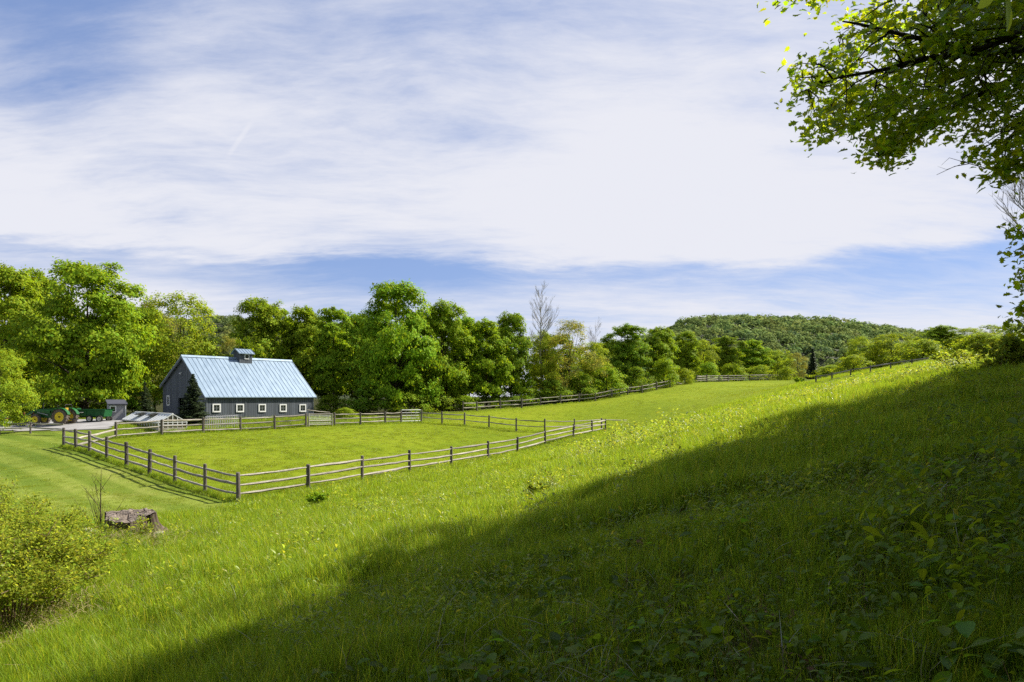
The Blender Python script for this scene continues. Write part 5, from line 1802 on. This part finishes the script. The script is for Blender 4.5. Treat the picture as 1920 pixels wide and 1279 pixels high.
def rock(label, px, d, w_, h_, seed, mat='rock', group=None):
    r = np.random.default_rng(seed)
    p = gp(px, d)
    import bmesh
    bm = bmesh.new(); bmesh.ops.create_icosphere(bm, subdivisions=3, radius=1)
    ph = r.uniform(0, 6, 6)
    for v in bm.verts:
        c = v.co
        k = 1+.18*math.sin(2.3*c.x+ph[0])*math.sin(2.1*c.y+ph[1])+.10*math.sin(5*c.x+ph[2])*math.sin(5*c.z+ph[3])+.05*math.sin(11*c.y+ph[4])*math.sin(9*c.x+ph[5])
        c *= k
        for ax in range(3):
            c[ax] = math.copysign(min(abs(c[ax]), .80+.06*math.sin(7*c[(ax+1) % 3])), c[ax])
        v.co = (c.x*w_/2, c.y*w_*.42, c.z*h_*.62)
    me = bpy.data.meshes.new('rock'); bm.to_mesh(me); bm.free(); me.materials.append(M[mat])
    o = link('rock', me); o.location = p+Vector((0, 0, h_*.22)); o.rotation_euler = (r.uniform(-.2,.2), r.uniform(-.2,.2), r.uniform(0, 6))
    return tag(o, label, 'rock', group)
rock('flat grey stone just left of the tree stump', 178, 17.0, .40, .22, 1)
rock('pale grey stone second from the tree stump in the row', 158, 16.7, .46, .26, 2, 'pale_rock')
rock('broad grey stone in the middle of the row left of the stump', 134, 16.4, .52, .26, 3)
rock('small stone between the broad stone and the shrubs', 114, 16.2, .30, .20, 4, 'pale_rock')
rock('last stone of the row half under the shrub leaves', 98, 16.0, .38, .2, 5)
rock('brown earthy stone lump at the right foot of the stump', 296, 17.2, .34, .18, 6, 'pale_rock')
rock('pale stone at the foot of the corner shrub in dry grass', 52, 8.9, .16, .12, 7, 'pale_rock')
def litter_patch(px, d, w_, n, seed, label, name='dry_stalks'):
    r = np.random.default_rng(seed)
    b = MB(); p = gp(px, d)
    for i in range(n):
        x, y = r.normal(0, w_/2.4), r.normal(0, w_/2.4)
        a = r.uniform(0, 6.28); L = r.uniform(.15, .5)
        z = hz(p.x+x, p.y+y)-p.z+.02
        b.tube([(x, y, z), (x+math.cos(a)*L*.5, y+math.sin(a)*L*.5, z+r.uniform(.02,.2)), (x+math.cos(a)*L, y+math.sin(a)*L, z+r.uniform(.0,.25))], [.004, .0035, .0015], 3, cap=False)
    o = b.build(name, M['grass_dry_stalk'], None); o.location = p
    tag(o, label, 'dry stalks', kind='stuff')
M['grass_dry_stalk'] = plain('dry_stalk', (.30, .235, .13), .9, var=.4, scale=10)
litter_patch(250, 16.2, 1.5, 380, 1, 'dead straw and stalks lying in front of the stump')
litter_patch(70, 9.0, 1.6, 700, 2, 'dead brown stalks under the corner shrub')
litter_patch(290, 15.2, .7, 120, 3, 'pale dead stalks right of the stump')

# ------------------------------------------------------------------ the maple overhanging from the right
def maple_leaf_geo(C, Nrm, size, r):
    """five-lobed leaves with a crease, as fans of quads"""
    n = len(C)
    Nrm = unit(Nrm)
    a = unit(np.cross(Nrm, r.normal(size=(n, 3)))); b = np.cross(Nrm, a)
    prof = [(-.45, 0), (-.30, .38), (.0, .30), (.05, .62), (.28, .34), (.42, .46), (.62, .17), (1.0, 0)]
    pts = [(x, y) for x, y in prof]+[(x, -y) for x, y in reversed(prof[1:-1])]
    k = len(pts)
    V = np.empty((n, k+1, 3))
    s = np.asarray(size).reshape(-1, 1)
    V[:, 0] = C+a*s*.15
    for i, (x, y) in enumerate(pts):
        V[:, i+1] = C+a*s*x+b*s*y*.92+Nrm*s*(abs(y)*.30-.16*max(x, 0)**2)
    o = np.arange(n)[:, None]*(k+1)
    F = []
    for i in range(0, k, 1):
        F.append(np.concatenate([o, o+1+i, o+1+(i+1) % k], 1))
    return V.reshape(-1, 3), np.concatenate(F), k+1

def in_poly(px, py, poly):
    return poly_sd(np.asarray(px, float), np.asarray(py, float), poly) > 0

def over_maple():
    base = Vector((15.2, 10.6, 0)); base.z = hz(base.x, base.y)
    t = thing('maple_tree', 'big old maple overhanging from the right edge with dark limbs against the sky', 'tree', base)
    r = np.random.default_rng(21); rn = random.Random(21)
    def S(px, py, d):
        return Vector(P3(px, py, d))-base
    tr = MB()
    top = Vector((-.6, .3, 17))
    pts = [Vector((0, 0, -.6)).lerp(top, i/9)+Vector((.25*math.sin(i), .2*math.cos(i*1.3), 0)) for i in range(10)]
    tr.tube(pts, [.52, .42, .38, .34, .30, .25, .20, .15, .10, .05], 10, .06, rnd=rn)
    tr.build('trunk', M['bark'], t, True)
    # limbs that come into view: photo columns and rows at their real distances
    limbs = [
        [(0, 0, 0), (1990, 60, 11.6), (1920, 93, 11.8), (1790, 105, 11.6), (1725, 111, 11.5), (1660, 130, 11.4), (1570, 146, 11.2), (1515, 168, 11.0)],
        [(0, 0, 0), (2010, 100, 12.3), (1920, 138, 12.2), (1854, 169, 12.1), (1804, 194, 12.2), (1739, 228, 12.0), (1690, 268, 11.8), (1648, 292, 11.7)],
        [(0, 0, 0), (1990, 75, 12.6), (1895, 104, 12.9), (1812, 140, 13.0), (1740, 170, 13.2), (1660, 205, 13.3), (1580, 240, 13.4), (1545, 252, 13.5)],
        [(0, 0, 0), (1980, 30, 11.0), (1900, 66, 10.9), (1838, 92, 11.0), (1760, 80, 11.1), (1680, 62, 11.0), (1610, 45, 10.8), (1580, 40, 10.7)],
        [(0, 0, 0), (2020, 160, 12.9), (1940, 215, 12.8), (1890, 262, 12.7), (1868, 300, 12.6), (1880, 330, 12.5)],
        [(0, 0, 0), (1980, -40, 11.5), (1860, -20, 11.7), (1740, -25, 11.9), (1620, -22, 12.0), (1500, -15, 12.1), (1455, -6, 12.2)],
    ]
    OUT = [(1500,104),(1520,100),(1556,108),(1568,86),(1566,62),(1580,40),(1596,27),(1640,24),(1672,30),(1690,18),(1720,2),(1748,-60),(1990,-60),(1990,330),(1920,330),(1895,338),(1880,326),(1862,340),(1850,318),(1812,285),(1790,268),(1762,262),(1742,258),(1712,265),(1700,290),(1684,284),(1662,306),(1632,300),(1634,275),(1650,265),(1622,258),(1590,242),(1560,262),(1530,258),(1528,240),(1540,226),(1524,216),(1534,190),(1552,172),(1540,158),(1518,190),(1490,180),(1484,172),(1500,150),(1488,128)]
    br = MB(); segpts = []
    for L in limbs:
        P = [S(*q) for q in L[1:]]
        s0 = pts[5] if L[1][1] > 90 else pts[6]
        P = [s0, s0.lerp(P[0], .5)+Vector((0, 0, .3))]+P
        m = len(P)
        br.tube(P, [.085*(1-.93*i/(m-1))+.005 for i in range(m)], 6, .08, rnd=rn)
        for i in range(3, m):
            for f in (0.0, .33, .66):
                segpts.append(P[i-1].lerp(P[i], f))
        segpts.append(P[-1])
    # side branches, alternating left and right and drooping a little outwards
    for L in limbs:
        P = [S(*q) for q in L[1:]]
        for i in range(1, len(P)):
            for f in (.15, .5, .85):
                s = P[i-1].lerp(P[i], f); ax = (P[i]-P[i-1]).normalized()
                for q in range(2):
                    sd = Vector((rn.uniform(-.4, .1), rn.uniform(-1, 1), rn.uniform(-.75, .75)))
                    d = (ax*rn.uniform(.5, 1.0)+sd*.9).normalized(); ln = rn.uniform(.6, 1.5)*(1.15-.55*i/len(P))
                    e1 = s+d*ln*.5+Vector((0, 0, .05)); e2 = s+d*ln+Vector((0, 0, -.06*ln))
                    wpx = e2+base
                    if not in_poly([wpx.x/wpx.y*FPX+960], [HOR-wpx.z/wpx.y*FPX], OUT)[0]: continue
                    br.tube([s, e1, e2], [.020, .013, .005], 4, cap=False)
                    segpts += [s.lerp(e1, .6), e1, e1.lerp(e2, .5), e2]
    # leaf cluster centres fill the crown edge as it hangs
    outline = OUT
    holes = [((1662, 92), 26, 14), ((1690, 62), 15, 10), ((1590, 130), 22, 10), ((1610, 150), 20, 8), ((1790, 232), 30, 12), ((1700, 215), 16, 8), ((1905, 90), 18, 10), ((1760, 170), 12, 6), ((1640, 60), 14, 7)]
    cl = []
    while len(cl) < 400:
        px, py = r.uniform(1480, 1985), r.uniform(-60, 342)
        if not in_poly([px], [py], outline)[0]: continue
        if px > 1700 and py > 60 and r.random() < .30: continue
        if any(((px-h[0])/b)**2+((py-h[1])/c)**2 < 1 and r.random() < .9 for h, b, c in holes): continue
        cl.append(S(px, py, r.uniform(10.4, 14.2)))
    strip = [(1462, -24, 1480, -2), (1505, -24, 1530, -4), (1545, -30, 1610, -6), (1652, -30, 1700, 10), (1908, 410, 1990, 480), (1910, 500, 1990, 545), (1920, 440, 1990, 640), (1908, 560, 1990, 612)]
    for (x0, y0, x1, y1) in strip:
        for k in range(max(3, int((x1-x0)*(y1-y0)/760))):
            cl.append(S(r.uniform(x0, x1), r.uniform(y0, y1), r.uniform(11.2, 13.4)))
    for (x, y) in ((1648, 282), (1640, 296), (1668, 290), (1690, 276), (1872, 322), (1895, 318), (1912, 300), (1905, 330), (1880, 300)):
        cl.append(S(x, y, 11.9))
    C = []; Nn = []
    for c in cl:
        sgs = sorted(segpts, key=lambda q: (q-c).length)[:3]
        s = sgs[0]
        L = (c-s).length
        if L < .85:
            mid = s.lerp(c, .5)+Vector((rn.uniform(-.08,.08), rn.uniform(-.08,.08), .05*L))
            br.tube([s, mid, c], [.012, .008, .003], 4, cap=False)
        k = r.integers(20, 32)
        q = np.array(c)+r.normal(0, 1, (k, 3))*np.array([.17, .20, .11])
        C.append(q); Nn.append(np.tile([-.15, -.25, .75], (k, 1))+r.normal(0, .55, (k, 3)))
    for (P, rr) in (([(1880, 330, 12.5), (1857, 318, 12.4), (1818, 307, 12.3), (1790, 312, 12.3), (1756, 328, 12.2)], .012), ([(1818, 307, 12.3), (1780, 296, 12.2), (1765, 310, 12.2)], .006), ([(1800, 309, 12.3), (1775, 318, 12.3), (1758, 312, 12.3)], .005), ([(1690, 268, 11.8), (1700, 262, 11.8), (1683, 290, 11.7)], .008)):
        br.tube([S(*q) for q in P], [rr*(1-.7*i/(len(P)-1)) for i in range(len(P))], 4, cap=False)
    # the rest of the crown, out of view above and to the right
    up = MB()
    for k in range(8):
        a = r.uniform(0, 6.28); z = r.uniform(7.5, 18.5); q = 5.0*math.sqrt(r.uniform(.25, 1))*(1 if z < 14 else (20-z)/6)
        c = np.array([q*math.cos(a)+.3, q*math.sin(a)*1.15+1, z])
        w_ = c+np.array(base)
        if w_[1] > 0 and w_[0]/w_[1]*FPX+960 < 2230 and HOR-w_[2]/w_[1]*FPX > -260: continue
        s = pts[min(8, max(3, int(z*.40)))]
        br.tube([s, s.lerp(Vector(c), .5)+Vector((0, 0, .4)), Vector(c)], [.08, .05, .015], 5, cap=False)
        k2 = 200
        C.append(c+sphere_dirs(k2)*r.uniform(.3, 1.5, (k2, 1))*np.array([1, 1, .75])); Nn.append(np.tile([0, 0, .8], (k2, 1))+r.normal(0, .6, (k2, 3)))
    br.build('limbs', M['bark'], t, True)
    C = np.concatenate(C); Nn = np.concatenate(Nn)
    sz = .098*r.uniform(.55, 1.3, len(C))
    V, F, k = maple_leaf_geo(C, Nn, sz, r)
    link('crown', np_mesh('crown', V, F, M['leaf_maple'], tints(len(C), k, .2, .12)), t)
over_maple()

# the wooded edge to the right of the view, whose shadow lies over the slope
_sh = [('maple1', 26.5, 17.0, 23.5), ('maple2', 20.4, 3.2, 21), ('maple1', 30, 10.5, 26), ('maple2', 31, 20.8, 24), ('maple1', 39, 23.5, 24), ('maple2', 42, 24.5, 23.5), ('maple1', 20.8, 12.6, 21.5),
       ('maple1', 36, 18, 26), ('maple2', 17.5, -2.5, 19), ('maple1', 25, -1, 23), ('maple2', 46, 22, 25), ('maple2', 39, 24, 25), ('maple1', 33, 14, 25)]
_sh += [('maple2', 7, -8.5, 23), ('maple1', -3, -10, 23), ('maple2', 13, -7, 23), ('maple1', -13, -12, 22)]  # unseen trees added behind the camera to cut skylight on the slope
for i, (k, x, y, h) in enumerate(_sh):
    me, tm, h0, r0 = PROTO[k]
    t = thing('maple_tree', 'tall unseen maple beside or behind the view, shading the slope', 'tree', (x, y, hz(x, y)-.1), i*1.7, group='trees of the wooded edge beside the slope')
    t.scale = (h/h0*.80, h/h0*.80, h/h0)
    link('trunk', tm, t); link('crown', me, t)

def near_twig():
    b0 = Vector(P3(1905, -240, 2.3))
    t = thing('leafy_twig', 'bright green leaves hanging close to the viewer in the top right corner', 'twig', b0)
    pts = [Vector(P3(1905, -240, 2.3))-b0, Vector(P3(1896, -120, 2.25))-b0, Vector(P3(1890, -40, 2.2))-b0, Vector(P3(1884, -8, 2.2))-b0]
    MB().tube(pts, [.004, .003, .002, .0012], 5).build('stem', M['twig'], t)
    r = np.random.default_rng(5)
    C = np.array([np.array(P3(1886, 18, 2.2)), np.array(P3(1852, -22, 2.25)), np.array(P3(1910, -26, 2.3)), np.array(P3(1898, -90, 2.25))])-np.array(b0)
    V = []; F = []
    for i, c in enumerate(C):
        a = np.array([(.06, 0, -1), (-.5, .1, -.8), (.6, .1, -.7), (.3, 0, -.9)][i]); a /= np.linalg.norm(a)
        nn = np.array([.75, -.6, .1]); bb = np.cross(nn, a); bb /= np.linalg.norm(bb); nn = np.cross(a, bb)
        L = .105
        base = len(V)
        for k in range(9):
            u = k/8; wv = L*.42*math.sin(math.pi*(.04+.94*u))**.75
            m = c+a*L*(u-.45)-np.array([0, 0, .012*u*u])
            V += [m-bb*wv+nn*wv*.35, m, m+bb*wv+nn*wv*.35]
        for k in range(8):
            o = base+3*k
            F += [(o, o+1, o+4, o+3), (o+1, o+2, o+5, o+4)]
    link('leaves', np_mesh('leaves', np.array(V), np.array(F), M['leaf_shrub'], np.full((len(V), 3), 1.3), True), t)
near_twig()
